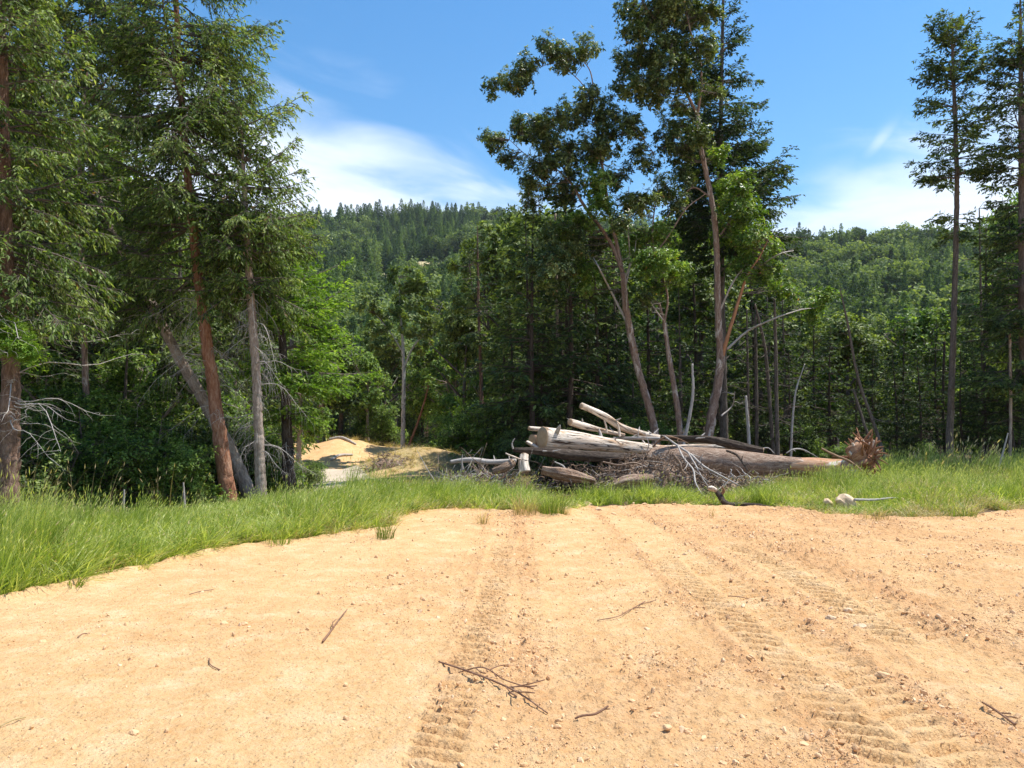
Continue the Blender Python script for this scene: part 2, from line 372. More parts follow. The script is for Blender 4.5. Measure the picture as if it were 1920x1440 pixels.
# ------------------------------------------------------------------ terrain
edge_px = [(0, 1125), (100, 1103), (200, 1080), (300, 1055), (400, 1028), (470, 1020), (550, 1012), (650, 1004), (735, 990), (762, 968), (800, 962), (860, 958),
           (960, 962), (1060, 968), (1080, 950), (1150, 947), (1250, 946), (1330, 950), (1420, 952), (1500, 957), (1560, 967), (1650, 972), (1800, 977), (1850, 965), (1920, 958)]
edge = np.array([G(*q) for q in edge_px])
poly = np.vstack(([(-60, -3), (-14, 2.6), (-7.6, 5.3)], edge, [(13, 15.3), (20, 16.5), (60, 18), (60, -60), (-60, -60)]))
def seg_dist(x, y, pl):
    d = np.full(x.shape, 1e9)
    for a, b in zip(pl[:-1], pl[1:]):
        v = b - a; t = np.clip(((x - a[0]) * v[0] + (y - a[1]) * v[1]) / (v @ v), 0, 1)
        d = np.minimum(d, np.hypot(x - a[0] - t * v[0], y - a[1] - t * v[1]))
    return d
def inside(x, y, pl):
    c = np.zeros(x.shape, bool)
    for a, b in zip(pl, np.roll(pl, -1, 0)):
        k = ((a[1] > y) != (b[1] > y)) & (x < (b[0] - a[0]) * (y - a[1]) / (b[1] - a[1] + 1e-12) + a[0]); c ^= k
    return c
def padsd(x, y):                       # + inside the bare pad, - outside, wavy edge
    w = (fbm(x * 1.3, y * 1.3, 3, 50) - .5) * .5 + (fbm(x * 7, y * 7, 2, 51) - .5) * .12
    return np.where(inside(x, y, poly), 1, -1) * seg_dist(x, y, poly[:-2]) + w
def H(x, y):
    x = np.asarray(x, float); y = np.asarray(y, float)
    z = (fbm(x * .22, y * .22, 3, 1) - .5) * .22 * sst(3, 9, y)
    z = z - .22 * sst(10, 16, y) * sst(-3, -7, x)
    z = z + .75 * np.exp(-(((x + 4.0) / 2.1) ** 2 + ((y - 29.5) / 1.7) ** 2)) + .35 * np.exp(-(((x + 2.2) / 1.6) ** 2 + ((y - 28.5) / 1.5) ** 2))
    left = sst(-.5, -4, x)
    z = z - 0.9 * sst(33, 38, y) * left
    z = z + 1.75 * sst(38, 50, y) * left * (1 - .35 * sst(-11, -8, x)) + .35 * left * sst(38, 50, y) * (fbm(x * .35, y * .1, 3, 8) - .5) * 3
    z = z - .35 * sst(24, 40, y) * (1 - left)
    z = z - 5 * sst(54, 100, y)
    return z
def tread(x, y):
    """imprints of lugged tyres in the pad"""
    z = np.zeros_like(x)
    def band(xc, half, ph, sp, skew, wid, y0, y1, dep):
        nonlocal z
        u = (x - xc) ; wob = half * (1 + .14 * (vn(y * 3.3 + ph * 50, x * 0 + xc * 0, 73) - .5)); m = sst(wob, wob * .55, np.abs(u)) * sst(y0, y0 + .6, y) * sst(y1, y1 - .8, y)
        k = (y + skew * u + ph) / sp; fr = np.abs((k - np.floor(k)) - .5) * 2
        bar = sst(.62, .46, fr); brk = .45 + .55 * sst(.36, .52, vn(x * 3.1 + ph * 9, y * 2.3, 77))
        z = z - m * (dep * bar * brk + dep * .05) + m * .35 * dep * (1 - bar) * brk
        z = z + .006 * np.exp(-((np.abs(u) - half * 1.15) / .035) ** 2) * sst(y0, y0 + .6, y) * sst(y1, y1 - .8, y) * (.3 + 1.2 * vn(x * 9, y * 6, 71))
    cA = -.16 - .035 * np.maximum(9.5 - y, 0) + .03 * np.sin(y * 1.1)
    band(cA, .155, 0, .15, .30, 1, 3.0, 11.5, .040); band(cA + .36, .12, .05, .16, -.3, 1, 5.5, 12.5, .026)
    cB = 2.0 + .03 * np.sin(y * 1.3)
    band(cB - .175, .165, .02, .17, .42, 1, 3.2, 9.9, .047); band(cB + .185, .165, .09, .17, -.36, 1, 3.0, 9.6, .047)
    band(2.92 + .02 * np.sin(y), .15, .0, .17, .45, 1, 5.6, 10.9, .055); band(3.25 + .02 * np.sin(y), .14, .05, .17, -.4, 1, 5.2, 10.4, .045)
    return z
def rough_map(x, y):                   # where the surface is crumbly
    r = .35 + .5 * sst(.42, .62, fbm(x * .8, y * .35, 3, 21))
    r = r + 1.1 * np.exp(-((x - 2.44) / .10) ** 2) + .8 * np.exp(-((x - 1.60) / .09) ** 2) + .7 * np.exp(-((x - 3.55) / .25) ** 2) + .6 * np.exp(-((x - 2.70) / .07) ** 2) + .8 * sst(3.5, 6, y) * np.exp(-((x - .12) / .10) ** 2) + .5 * np.exp(-((x + .42) / .08) ** 2) + .5 * np.exp(-((x - 1.1) / .6) ** 2) * sst(8, 4, y) + .4 * sst(3, 6, x) * sst(9, 13, y)
    r = r * (1 - .8 * np.exp(-(((x - .35) / .45) ** 2 + ((y - 7.0) / 1.0) ** 2)))
    r = r * (1 - .45 * sst(.3, -1.5, x))
    return np.clip(r, 0, 1.6)
def Hfine(x, y):
    z = H(x, y)
    sd_ = padsd(x, y); pad = sst(-.05, .12, sd_)
    near = sst(24, 14, y)
    rm = rough_map(x, y)
    lum = .010 * (fbm(x * 3, y * 3, 3, 31) - .5) + (rm + .15) * (.045 * np.maximum(fbm(x * 9, y * 9, 3, 33) - .5, 0) + .055 * np.maximum(fbm(x * 19, y * 19, 2, 35) - .52, 0) + .05 * np.maximum(vn(x * 31, y * 31, 37) - .62, 0))
    drag = .012 * (fbm(x * 6 + y * 1.2, y * .45, 3, 41) - .5)
    z = z + near * pad * (lum + drag + tread(x, y))
    z = z + near * .05 * np.exp(-((sd_ - .02) / .13) ** 2) * (.3 + 1.2 * fbm(x * 5, y * 5, 2, 43))     # lip pushed up along the edge
    z = z - near * (1 - pad) * .03
    return z

def grid(xs, ys, hf):
    X, Y = np.meshgrid(xs, ys); Z = hf(X, Y); nx, ny = len(xs), len(ys)
    V = np.stack((X, Y, Z), -1).reshape(-1, 3)
    i = (np.arange(ny - 1) * nx)[:, None] + np.arange(nx - 1)[None]
    Fq = np.stack((i, i + 1, i + nx + 1, i + nx), -1).reshape(-1, 4)
    return V, Fq
def fattr(o, name, vals):
    a = o.data.attributes.new(name, 'FLOAT', 'POINT'); a.data.foreach_set('value', np.asarray(vals, np.float32).ravel())
def grow(a, b, d0, k):
    r = [a]
    while r[-1] < b: r.append(r[-1] + d0); d0 *= k
    return r[:-1] + [b]
def yline():
    r = [2.62]
    while r[-1] < 26: r.append(r[-1] + .0115 + .0019 * (r[-1] - 2.6))
    return r + grow(r[-1] + .06, 110, .06, 1.03)
xs = np.concatenate((-np.array(grow(5.2, 60, .03, 1.035))[::-1], np.arange(-5.17, 6.6, .0175), np.array(grow(6.62, 60, .03, 1.035))))
ys = np.concatenate((-np.array(grow(-2.6, 40, .2, 1.2))[::-1], np.array(yline())))
V, Fq = grid(xs, ys, Hfine)
g = Geo(); g.add(V, Fq); ground = g.build('ground', M['ground'])
tag(ground, 'pale tan bare dirt pad with tyre tracks and forest floor beyond', kind='structure')
x, y = V[:, 0], V[:, 1]; sdv = padsd(x, y)
bankz = sst(-.9, -3.5, x) * sst(23, 26, y) * sst(56, 50, y)
soil = (1 - sst(-.35, .05, sdv)) * (1 - bankz)
fattr(ground, 'soil', soil)
fattr(ground, 'crumb', np.clip(rough_map(x, y) - .25, 0, 1) * (.4 + .8 * fbm(x * 1.7, y * 1.1, 4, 9)))
mound = np.exp(-(((x + 3.4) / 3.0) ** 2 + ((y - 29.2) / 2.4) ** 2)); straw = np.clip(mound * 1.6, 0, .85) + .5 * sst(48, 51, y) * bankz + .25 * (1 - sst(-.2, .25, sdv)) * (y < 24)
fattr(ground, 'straw', np.clip(straw * (.6 + .8 * (fbm(x * 2, y * 2, 3, 5) - .2)), 0, 1))
del V, Fq

# gravel road leaving through the gap on the left
def road():
    c = np.array([(-4.3, 20.5), (-5.3, 24), (-6.8, 28.5), (-8.8, 33), (-12.5, 37)]); q = resample(c, 60)
    t = nrm(np.gradient(q, axis=0)); nn = np.column_stack((-t[:, 1], t[:, 0]))
    us = np.linspace(-1.25, 1.25, 26)
    X = q[:, None, 0] + nn[:, None, 0] * us; Y = q[:, None, 1] + nn[:, None, 1] * us
    Z = H(X, Y) + .012 - .02 * np.abs(us) ** 6 / 4
    V = np.stack((X, Y, Z), -1).reshape(-1, 3); i = (np.arange(59) * 26)[:, None] + np.arange(25)[None]
    Fq = np.stack((i, i + 26, i + 27, i + 1), -1).reshape(-1, 4)
    g = Geo(); g.add(V, Fq, tint=.3 + .5 * fbm(V[:, 0] * 2, V[:, 1] * 2, 4, 3))
    tag(g.build('road', M['gravel']), 'pale gravel road leading away between the trees', kind='structure')
road()

def HH(x, y):
    x = np.asarray(x, float); y = np.asarray(y, float)
    t = sst(-40, 190, x); D = 700 - 250 * t; Zr = 184 - 86 * t + 2 * t - 9 * np.exp(-((x + 20) / 120) ** 2)
    Zr = Zr - 26 * sst(-60, -330, x)
    u = (y - 120) / (D - 120); k = np.clip(u, 0, 1)
    z = -5 + (Zr + 5) * (k ** 1.12) - 60 * sst(1, 2.2, u) * 1.0
    z = z + (fbm(x * .012, y * .012, 4, 61) - .5) * 34 * np.clip(k * 2.2, 0, 1) * sst(1.25, .8, u)
    z = z + 9 * np.exp(-(((x + 54) / 34) ** 2 + ((y - 440) / 24) ** 2))
    near = (np.abs(x) < 58) & (y < 108) & (y > -38)
    z = np.where(y < 120, H(x, y) * (y > -38), z)
    return np.where(near, z - 1.5, z - .03)
xs = np.concatenate((np.linspace(-2500, -420, 16)[:-1], np.linspace(-420, 420, 150), np.linspace(420, 2500, 16)[1:]))
ys = np.concatenate((np.linspace(-2500, -45, 12), np.linspace(-30, 900, 160), np.linspace(930, 2500, 14)))
V, Fq = grid(xs, ys, HH); g = Geo(); g.add(V, Fq); hill = g.build('hillside', M['hill']); tag(hill, 'wooded hillside rising beyond the valley', kind='structure')
CLR = lambda x, y: np.exp(-(((x + 50) / 24) ** 2 + ((y - 425) / 20) ** 2) ** 2)
fattr(hill, 'straw', CLR(V[:, 0], V[:, 1]))

# ------------------------------------------------------------------ foliage generators
def conifer(trunk, radii, z0, z1, Lf, nb, rng, sub=20, twsp=.07, twl=.12, tww=.018, e_lo=-8, e_hi=38, sag=.28, lift=.16, K=12, nseg=60, flare=.25,
            azf=None, clump=.5, skip=0.0, hang=.18, ej=6, stubs=0, seed=0, brK=4):
    """returns Geo trunk, Geo branches, Geo needles. trunk: world points; Lf(frac, az) -> branch length"""
    trunk = np.asarray(trunk, float)
    tg = trunk_geo(trunk, radii, nseg, K, flare, seed=seed)
    q = resample(np.column_stack((trunk, radii)), 200)
    tz = q[:, 2]
    whorls = np.sort(rng.uniform(0, 1, max(4, nb // 4)))
    f = np.repeat(whorls, 4)[:nb] + rng.normal(size=min(nb, len(whorls) * 4)) * .006; f = np.clip(f, 0, 1); nb = len(f)
    h = z0 + (z1 - z0) * f
    az = rng.uniform(0, 2 * np.pi, nb) if azf is None else azf(rng, nb)
    L = Lf(f, az) * rng.uniform(.62, 1.12, nb); keep = (L > .12) & (rng.uniform(size=nb) > skip); f, h, az, L = f[keep], h[keep], az[keep], L[keep]; nb = len(f)
    base = np.stack([np.interp(h, tz, q[:, j]) for j in range(3)], 1)
    hd = np.stack((np.cos(az), np.sin(az), 0 * az), 1); el = np.tan(np.radians(e_lo + (e_hi - e_lo) * f ** 1.5 + rng.normal(size=nb) * ej))
    sg = sag * rng.uniform(.5, 1.4, nb) * (1 - .6 * f); lf = lift * rng.uniform(.3, 1.5, nb)
    bend = rng.normal(size=nb) * .16; pd = np.stack((-hd[:, 1], hd[:, 0], 0 * az), 1)
    def Bp(i, s):
        Li = L[i][:, None]; s = s[:, None]
        return base[i] + Li * (hd[i] * s * .97 + pd[i] * (bend[i][:, None] * s * s)) + np.array([[0, 0, 1.]]) * Li * (el[i][:, None] * s - sg[i][:, None] * s ** 2 + lf[i][:, None] * s ** 3)
    ss = np.linspace(0, 1, 8); ii = np.repeat(np.arange(nb), 8)
    BP = Bp(ii, np.tile(ss, nb)).reshape(nb, 8, 3)
    br = (.006 + .0125 * L)[:, None] * (1 - .88 * ss)[None]
    bg = Geo(); Vv, Fs, co = tubes(BP, br, brK, False); bg.add(Vv, Fs, co=co)
    # branchlets
    cnt = np.maximum(3, (sub * L / 2.0).astype(int)); i1 = np.repeat(np.arange(nb), cnt); n1 = len(i1)
    s = rng.uniform(.16, 1, n1) ** .85; sp_ = Bp(i1, s); tan = nrm(Bp(i1, s + .03) - Bp(i1, s - .03))
    side = nrm(np.cross(tan, np.array([[0, 0, 1.]]))) * np.where(rng.uniform(size=n1) < .5, 1, -1)[:, None]
    dr = nrm(tan * .75 + side * rng.uniform(.3, 1, n1)[:, None] + rng.normal(size=(n1, 3)) * .14 + np.array([[0, 0, -1.]]) * (hang * rng.uniform(0, 1.6, n1))[:, None])
    l = np.minimum((.10 + .34 * L[i1] * (1 - s) ** .8 + .06 * L[i1]) * rng.uniform(.5, 1.2, n1), .95)
    st = np.linspace(0, 1, 3)
    BL = sp_[:, None] + dr[:, None] * l[:, None, None] * st[None, :, None] + np.array([0, 0, -1.]) * (.22 * l[:, None, None] * st[None, :, None] ** 2)
    m = rng.uniform(size=n1) < .55
    Vv, Fs, co = tubes(BL[m], np.broadcast_to(.0035 + .004 * L[i1][m][:, None] * .5, (m.sum(), 3)) * np.array([1, .7, .3]), 3, False); bg.add(Vv, Fs, co=co)
    # twigs
    k = np.maximum(2, np.ceil(l / twsp).astype(int)); j = np.repeat(np.arange(n1), k); n2 = len(j)
    t = rng.uniform(.05, 1.05, n2); p = sp_[j] + dr[j] * (l[j] * t)[:, None] + np.array([[0, 0, -.22]]) * (l[j] * t * t)[:, None]
    s2 = np.cross(dr[j], np.array([[0, 0, 1.]])) * np.where(rng.uniform(size=n2) < .5, 1, -1)[:, None]
    d2 = dr[j] * .7 + s2 * rng.uniform(.1, .9, n2)[:, None] + rng.normal(size=(n2, 3)) * .3 + np.array([[0, 0, -.2 - hang * .5]])
    nn = np.array([[0, 0, 1.]]) + rng.normal(size=(n2, 3)) * .8
    tb = rng.normal(size=nb) * .10; tl = rng.normal(size=n1) * .10
    tint = np.clip(.40 + tb[i1][j] * clump * 2 + tl[j] + rng.normal(size=n2) * .17 + .14 * (s[j] - .5), 0, .92)
    tint = np.where(rng.uniform(size=n2) < .012, .98, tint)
    ng = Geo(); rhombi(p, d2, nn, twl * rng.uniform(.6, 1.3, n2), tww * rng.uniform(.7, 1.3, n2), tint, ng)
    return tg, bg, ng

def dead_branches(anchors, n, rng, Lm=1.6, droop=.5, sub=9, thick=.012, azf=None, g=None):
    """bare drooping branches with hanging twigs; anchors [m,3]"""
    g = g or Geo(); a = anchors[rng.integers(0, len(anchors), n)]
    az = rng.uniform(0, 2 * np.pi, n) if azf is None else azf(rng, n); L = Lm * rng.uniform(.35, 1.2, n)
    hd = np.stack((np.cos(az), np.sin(az), 0 * az), 1); pd = np.stack((-hd[:, 1], hd[:, 0], 0 * az), 1)
    e = rng.uniform(-.25, .35, n); b = rng.normal(size=n) * .25; dz = droop * rng.uniform(.2, 1.3, n); ph = rng.uniform(0, 6, n)
    def B(i, s):
        s_ = s[:, None]; Li = L[i][:, None]
        return a[i] + Li * (hd[i] * s_ + pd[i] * b[i][:, None] * s_ ** 2) + np.array([[0, 0, 1.]]) * Li * (e[i][:, None] * s_ - dz[i][:, None] * s_ ** 2 + .04 * np.sin(s_ * 9 + ph[i][:, None]))
    ss = np.linspace(0, 1, 9); BP = B(np.repeat(np.arange(n), 9), np.tile(ss, n)).reshape(n, 9, 3)
    Vv, Fs, co = tubes(BP, thick * (.5 + L / Lm)[:, None] * (1 - .85 * ss)[None], 4, False); g.add(Vv, Fs, co=co)
    m = sub; i = np.repeat(np.arange(n), m); s = rng.uniform(.2, 1, n * m); p0 = B(i, s); tn = nrm(B(i, s + .02) - B(i, s - .02))
    sd_ = nrm(np.cross(tn, np.array([[0, 0, 1.]]))) * np.where(rng.uniform(size=n * m) < .5, 1, -1)[:, None]
    d = nrm(tn * .6 + sd_ * .8 + rng.normal(size=(n * m, 3)) * .3); l = (L[i] * (.45 - .3 * s) + .08) * rng.uniform(.4, 1.3, n * m)
    st = np.linspace(0, 1, 6)
    TP = p0[:, None] + d[:, None] * (l[:, None, None] * st[None, :, None] * (1 - .35 * st[None, :, None])) + np.array([0, 0, -1.]) * (droop * rng.uniform(.2, 1.9, n * m))[:, None, None] * l[:, None, None] * st[None, :, None] ** 2
    TP[:, 1:] += rng.normal(size=TP[:, 1:].shape) * .02 * l[:, None, None]
    Vv, Fs, co = tubes(TP, thick * .38 * (1 - .75 * st)[None] * np.ones((n * m, 1)), 3, False); g.add(Vv, Fs, co=co)
    return g

def whorls(c, rad_, nsub, nwh, nleaf, ll, lw, rng, gleaf, gtw, limbs, thick=.012, flat=.8, subr=.32, dead=.012, tv=.5, leafdroop=.25):
    """leaf clumps filling an ellipsoid and twigs back to the nearest limb point"""
    c = np.asarray(c, float); rad_ = np.asarray(rad_, float) * np.ones(3)
    u = nrm(rng.normal(size=(nsub, 3))) * (rng.uniform(.15, 1, nsub) ** .45)[:, None]
    sc = c + u * rad_ * np.array([1, 1, flat])
    if limbs is not None and len(limbs):
        D = np.linalg.norm(sc[:, None] - limbs[None], axis=2) + .6 * np.maximum(limbs[None, :, 2] - sc[:, None, 2], 0)
        a = limbs[D.argmin(1)]; st = np.linspace(0, 1, 7)
        mid = a * .45 + sc * .55 + rng.normal(size=(nsub, 3)) * .12 * np.linalg.norm(sc - a, axis=1)[:, None] * .5 + np.array([0, 0, -.05])
        Q = ((1 - st) ** 2)[None, :, None] * a[:, None] + (2 * st * (1 - st))[None, :, None] * mid[:, None] + (st ** 2)[None, :, None] * sc[:, None]
        Q[:, 1:-1] += rng.normal(size=Q[:, 1:-1].shape) * .025
        nr = np.linalg.norm(sc - a, axis=1) < 1.5
        if nr.any(): Vv, Fs, co = tubes(Q[nr], thick * (1 - .72 * st)[None] * rng.uniform(.7, 1.3, (int(nr.sum()), 1)), 4, False); gtw.add(Vv, Fs, co=co)
    i = np.repeat(np.arange(nsub), nwh); n = len(i)
    tip = sc[i] + rng.normal(size=(n, 3)) * subr * .52
    out = nrm(tip - sc[i] + (sc[i] - c) * .5 + np.array([0, 0, .25]))
    m = rng.uniform(size=n) < .5
    st = np.linspace(0, 1, 3); TP = sc[i][m][:, None] * (1 - st)[None, :, None] + tip[m][:, None] * st[None, :, None]
    Vv, Fs, co = tubes(TP, thick * .3 * np.array([1, .8, .5])[None] * np.ones((m.sum(), 1)), 3, False); gtw.add(Vv, Fs, co=co)
    j = np.repeat(np.arange(n), nleaf); n3 = len(j)
    r = rng.normal(size=(n3, 3)); r = nrm(r - out[j] * (r * out[j]).sum(1)[:, None])
    d = nrm(r * .9 + out[j] * rng.uniform(-.1, .8, n3)[:, None] + np.array([0, 0, -leafdroop]))
    nn = out[j] + np.array([0, 0, .6]) + rng.normal(size=(n3, 3)) * .35
    tc = rng.normal(size=nsub) * .13
    tint = np.clip(tv - .04 + tc[i][j] + rng.normal(size=n3) * .20, 0, .92); tint = np.where(rng.uniform(size=n3) < dead, .98, tint)
    rhombi(tip[j] + rng.normal(size=(n3, 3)) * .02, d, nn, ll * rng.uniform(.6, 1.25, n3), lw * rng.uniform(.7, 1.2, n3), tint, gleaf)

def limb_pts(*Ls): return np.vstack([resample(np.asarray(l, float)[:, :3], 24) for l in Ls])
def PX(lst, Y0=None):
    """[(px, py, Y)] -> world points"""
    return np.array([P(a[0], a[1], a[2] if len(a) > 2 else Y0) for a in lst])
def on_ground(p, dz=-.05):
    p = np.array(p, float); p[2] = float(H(p[0], p[1])) + dz; return p

# ------------------------------------------------------------------ single trees of the foreground groups
def ext_ground(px_list):
    """prepend a point on the ground below the lowest given point, following the lean"""
    pts = PX([a[:3] for a in px_list]); r = np.array([a[3] * a[2] / F for a in px_list])
    d = pts[0] - pts[1]; d = d / max(abs(d[2]), 1e-6); gz = float(H(pts[0][0], pts[0][1]))
    dz = pts[0][2] - gz + .12
    if dz > .03: pts = np.vstack((pts[0] + d * dz, pts)); r = np.concatenate(([r[0] * 1.06], r))
    return pts, r
def prof(zs, ze, Y, rows):
    """rows (py, left px, right px) -> Lf(frac, az) in metres"""
    fr = np.array([((800 - a[0]) * Y / F + CAMH - zs) / (ze - zs) for a in rows]); o = np.argsort(fr); fr = fr[o]
    l = np.array([a[1] for a in rows])[o] * Y / F; r = np.array([a[2] for a in rows])[o] * Y / F
    def f(x, az):
        c = np.cos(az); w = .5 + .5 * c
        return (np.interp(x, fr, l) * (1 - w) + np.interp(x, fr, r) * w)
    return f
def zpy(py, Y): return (800 - py) * Y / F + CAMH
def hero_fir(name, label, tr, py0, py1, rows, nb, seed, bark, leaf, group, cat='fir tree', dead=None, deadpar={}, rs=.65, **kw):
    pts, r = ext_ground([(*a[:3], a[3] * rs) for a in tr]); Y = tr[0][2]; z0, z1 = zpy(py0, Y), zpy(py1, Y)
    t = thing(name, label, cat, tuple(np.append(pts[0][:2], H(pts[0][0], pts[0][1]))), group)
    rng = np.random.default_rng(seed)
    tg, bg, ng = conifer(pts, r, z0, z1, prof(z0, z1, Y, rows), nb, rng, seed=seed, K=26, nseg=200, **kw)
    tg.build('trunk', bark, t); build2('crown', [(ng, leaf), (bg, M['grey_bark'])], t)
    if dead:
        a = resample(np.column_stack((pts, r)), 100); zz = a[:, 2]; sel = (zz > zpy(dead[0], Y)) & (zz < zpy(dead[1], Y))
        for k in range(dead[2]): dead_branches(a[sel][:, :3], 1, rng, **deadpar).build('dead_branch', M['dead_grey'], t)
    return t
GL = 'firs standing at the left edge of the clearing'
hero_fir('fir_tree', 'thick brown fir trunk rising from tall grass at the left border of the photo', [(12, 958, 12.5, 20), (17, 800, 12.5, 18), (20, 700, 12.5, 17), (14, 560, 12.5, 15), (10, 400, 12.5, 13), (6, 200, 12.5, 11), (0, 0, 12.5, 9), (-10, -300, 12.5, 2)],
         640, -300, [(640, 60, 60), (600, 130, 160), (470, 180, 190), (300, 170, 170), (100, 160, 160), (-300, 10, 10)], 270, 3, M['fir_bark'], M['fir_leaf'], GL, dead=(800, 560, 20), deadpar=dict(Lm=1.9, droop=.18, sub=9, thick=.008, azf=lambda r, n: r.uniform(-1.2, 1.0, n)), sub=44, twsp=.045, twl=.10, tww=.016, hang=.6, ej=14, rs=0.9)
def bough():
    rng = np.random.default_rng(55); g, gt = Geo(), Geo(); t = [o for o in bpy.data.objects if o.get('label', '').startswith('thick brown fir')][0]
    for px, py, rr in ((10, 640, 30), (35, 655, 26), (52, 668, 18), (5, 610, 24), (28, 625, 24)):
        whorls(P(px, py, 12.0), rr * 12 / F, 12, 12, 10, .09, .009, rng, g, gt, P(14, 650, 12.4)[None], thick=.006, subr=.14, tv=.6)
    build2('bough', [(g, M['fir_bright']), (gt, M['grey_bark'])], t)
bough()
hero_fir('fir_tree', 'fir with smooth reddish trunk leaning left out of the grass, reddest of all', [(427, 925, 17, 20), (410, 800, 17, 18.5), (396, 700, 17, 17), (377, 560, 17, 14.5), (361, 420, 17, 13), (348, 300, 17, 11), (338, 150, 17, 9.5), (330, 0, 17, 8), (322, -200, 17, 5), (318, -420, 17, 1)],
         590, -420, [(590, 120, 120), (480, 190, 170), (330, 190, 235), (250, 190, 215), (110, 170, 190), (0, 150, 175), (-200, 120, 140), (-420, 5, 5)], 290, 4, M['red_bark'], M['fir_leaf'], GL, dead=(780, 540, 44), deadpar=dict(Lm=1.25, droop=.8, sub=14, thick=.007), sub=48, twsp=.045, twl=.10, tww=.016, lift=.3, hang=.6, ej=14, rs=0.62)
hero_fir('fir_tree', 'slim fir with pale grey pink trunk just right of the reddest leaning trunk', [(489, 916, 16.5, 11.5), (480, 700, 16.5, 10.5), (466, 500, 16.5, 8.5), (457, 330, 16.5, 5.5), (452, 235, 16.5, 1.5)],
         540, 240, [(540, 90, 110), (430, 120, 165), (330, 90, 130), (240, 10, 10)], 130, 5, M['pale_bark'], M['fir_leaf'], GL, dead=(850, 540, 48), deadpar=dict(Lm=1.0, droop=1.0, sub=14, thick=.0065), sub=48, twsp=.045, twl=.10, tww=.016, lift=.25, hang=.6, ej=14, rs=0.76)
hero_fir('fir_tree', 'fir with grey brown trunk leaning far to the left behind the reddest trunk', [(464, 918, 18.5, 15), (430, 840, 18.5, 15), (375, 740, 18.5, 14), (330, 660, 18.5, 13), (292, 585, 18.5, 12), (235, 480, 18.5, 9), (185, 370, 18.5, 6), (150, 230, 18.5, 2)],
         590, 230, [(590, 150, 120), (480, 190, 170), (330, 130, 130), (230, 10, 10)], 110, 6, M['pale_bark'], M['fir_leaf'], GL, dead=(700, 560, 18), deadpar=dict(Lm=1.2, droop=.5, sub=11, thick=.009), sub=44, twsp=.05, twl=.10, tww=.017, hang=.5, ej=14, rs=0.72)
hero_fir('fir_tree', 'low fir with dark trunk and bright green boughs beside the gap with the road', [(541, 893, 19, 12.5), (535, 740, 19, 10), (527, 600, 19, 7.5), (521, 480, 19, 4), (518, 420, 19, 1)],
         790, 425, [(790, 50, 60), (760, 60, 120), (700, 75, 165), (640, 80, 165), (580, 80, 140), (500, 60, 90), (425, 5, 5)], 150, 7, M['dark_bark'], M['fir_bright'], GL, dead=(850, 740, 12), deadpar=dict(Lm=.9, droop=.7, sub=12, thick=.008), sub=48, twsp=.05, twl=.12, tww=.020, e_lo=4, rs=0.85)
t = hero_fir('fir_tree', 'tall fir behind the log pile with its pointed crown reaching right of the madrones', [(1358, 842, 29, 13), (1356, 690, 29, 11), (1352, 420, 29, 9), (1352, 200, 29, 7), (1356, 0, 29, 4.5), (1358, -110, 29, 1)],
         520, -110, [(520, 60, 110), (430, 110, 150), (370, 105, 140), (300, 95, 118), (200, 70, 84), (100, 52, 60), (0, 36, 42), (-110, 2, 2)], 300, 8, M['grey_bark'], M['fir_dark'], 'tall firs standing in the clearing edge', sub=36, twsp=.075, twl=.15, tww=.028, hang=.25, ej=7, e_lo=-4, lift=.28, rs=0.55)
hero_fir('fir_tree', 'tall sparse fir with long bare trunk standing free against the sky on the right', [(1779, 858, 24, 10), (1785, 700, 24, 9), (1791, 500, 24, 8), (1794, 350, 24, 7), (1790, 200, 24, 6), (1786, 100, 24, 4), (1785, 28, 24, 1)],
         440, 30, [(440, 40, 30), (400, 60, 40), (340, 88, 60), (280, 92, 80), (200, 66, 70), (150, 66, 55), (100, 55, 50), (60, 40, 44), (30, 26, 28)], 135, 9, M['grey_bark'], M['fir_dark'], 'tall firs standing in the clearing edge', sub=46, twsp=.05, twl=.13, tww=.024, hang=.2, ej=7, e_lo=-2, e_hi=45, lift=.25, clump=.8, rs=0.6)
hero_fir('fir_tree', 'tall dark fir cut by the right border of the photo', [(1918, 905, 23, 12), (1917, 600, 23, 10), (1916, 300, 23, 8), (1914, 100, 23, 5), (1913, -40, 23, 1)],
         820, -35, [(820, 70, 90), (650, 110, 100), (480, 80, 110), (380, 55, 100), (280, 95, 100), (180, 80, 90), (90, 60, 60), (40, 26, 30), (-35, 2, 2)], 250, 10, M['grey_bark'], M['fir_dark'], 'tall firs standing in the clearing edge', sub=42, twsp=.055, twl=.13, tww=.024, hang=.22, ej=8, e_lo=-6, lift=.2, clump=.8, rs=0.7)

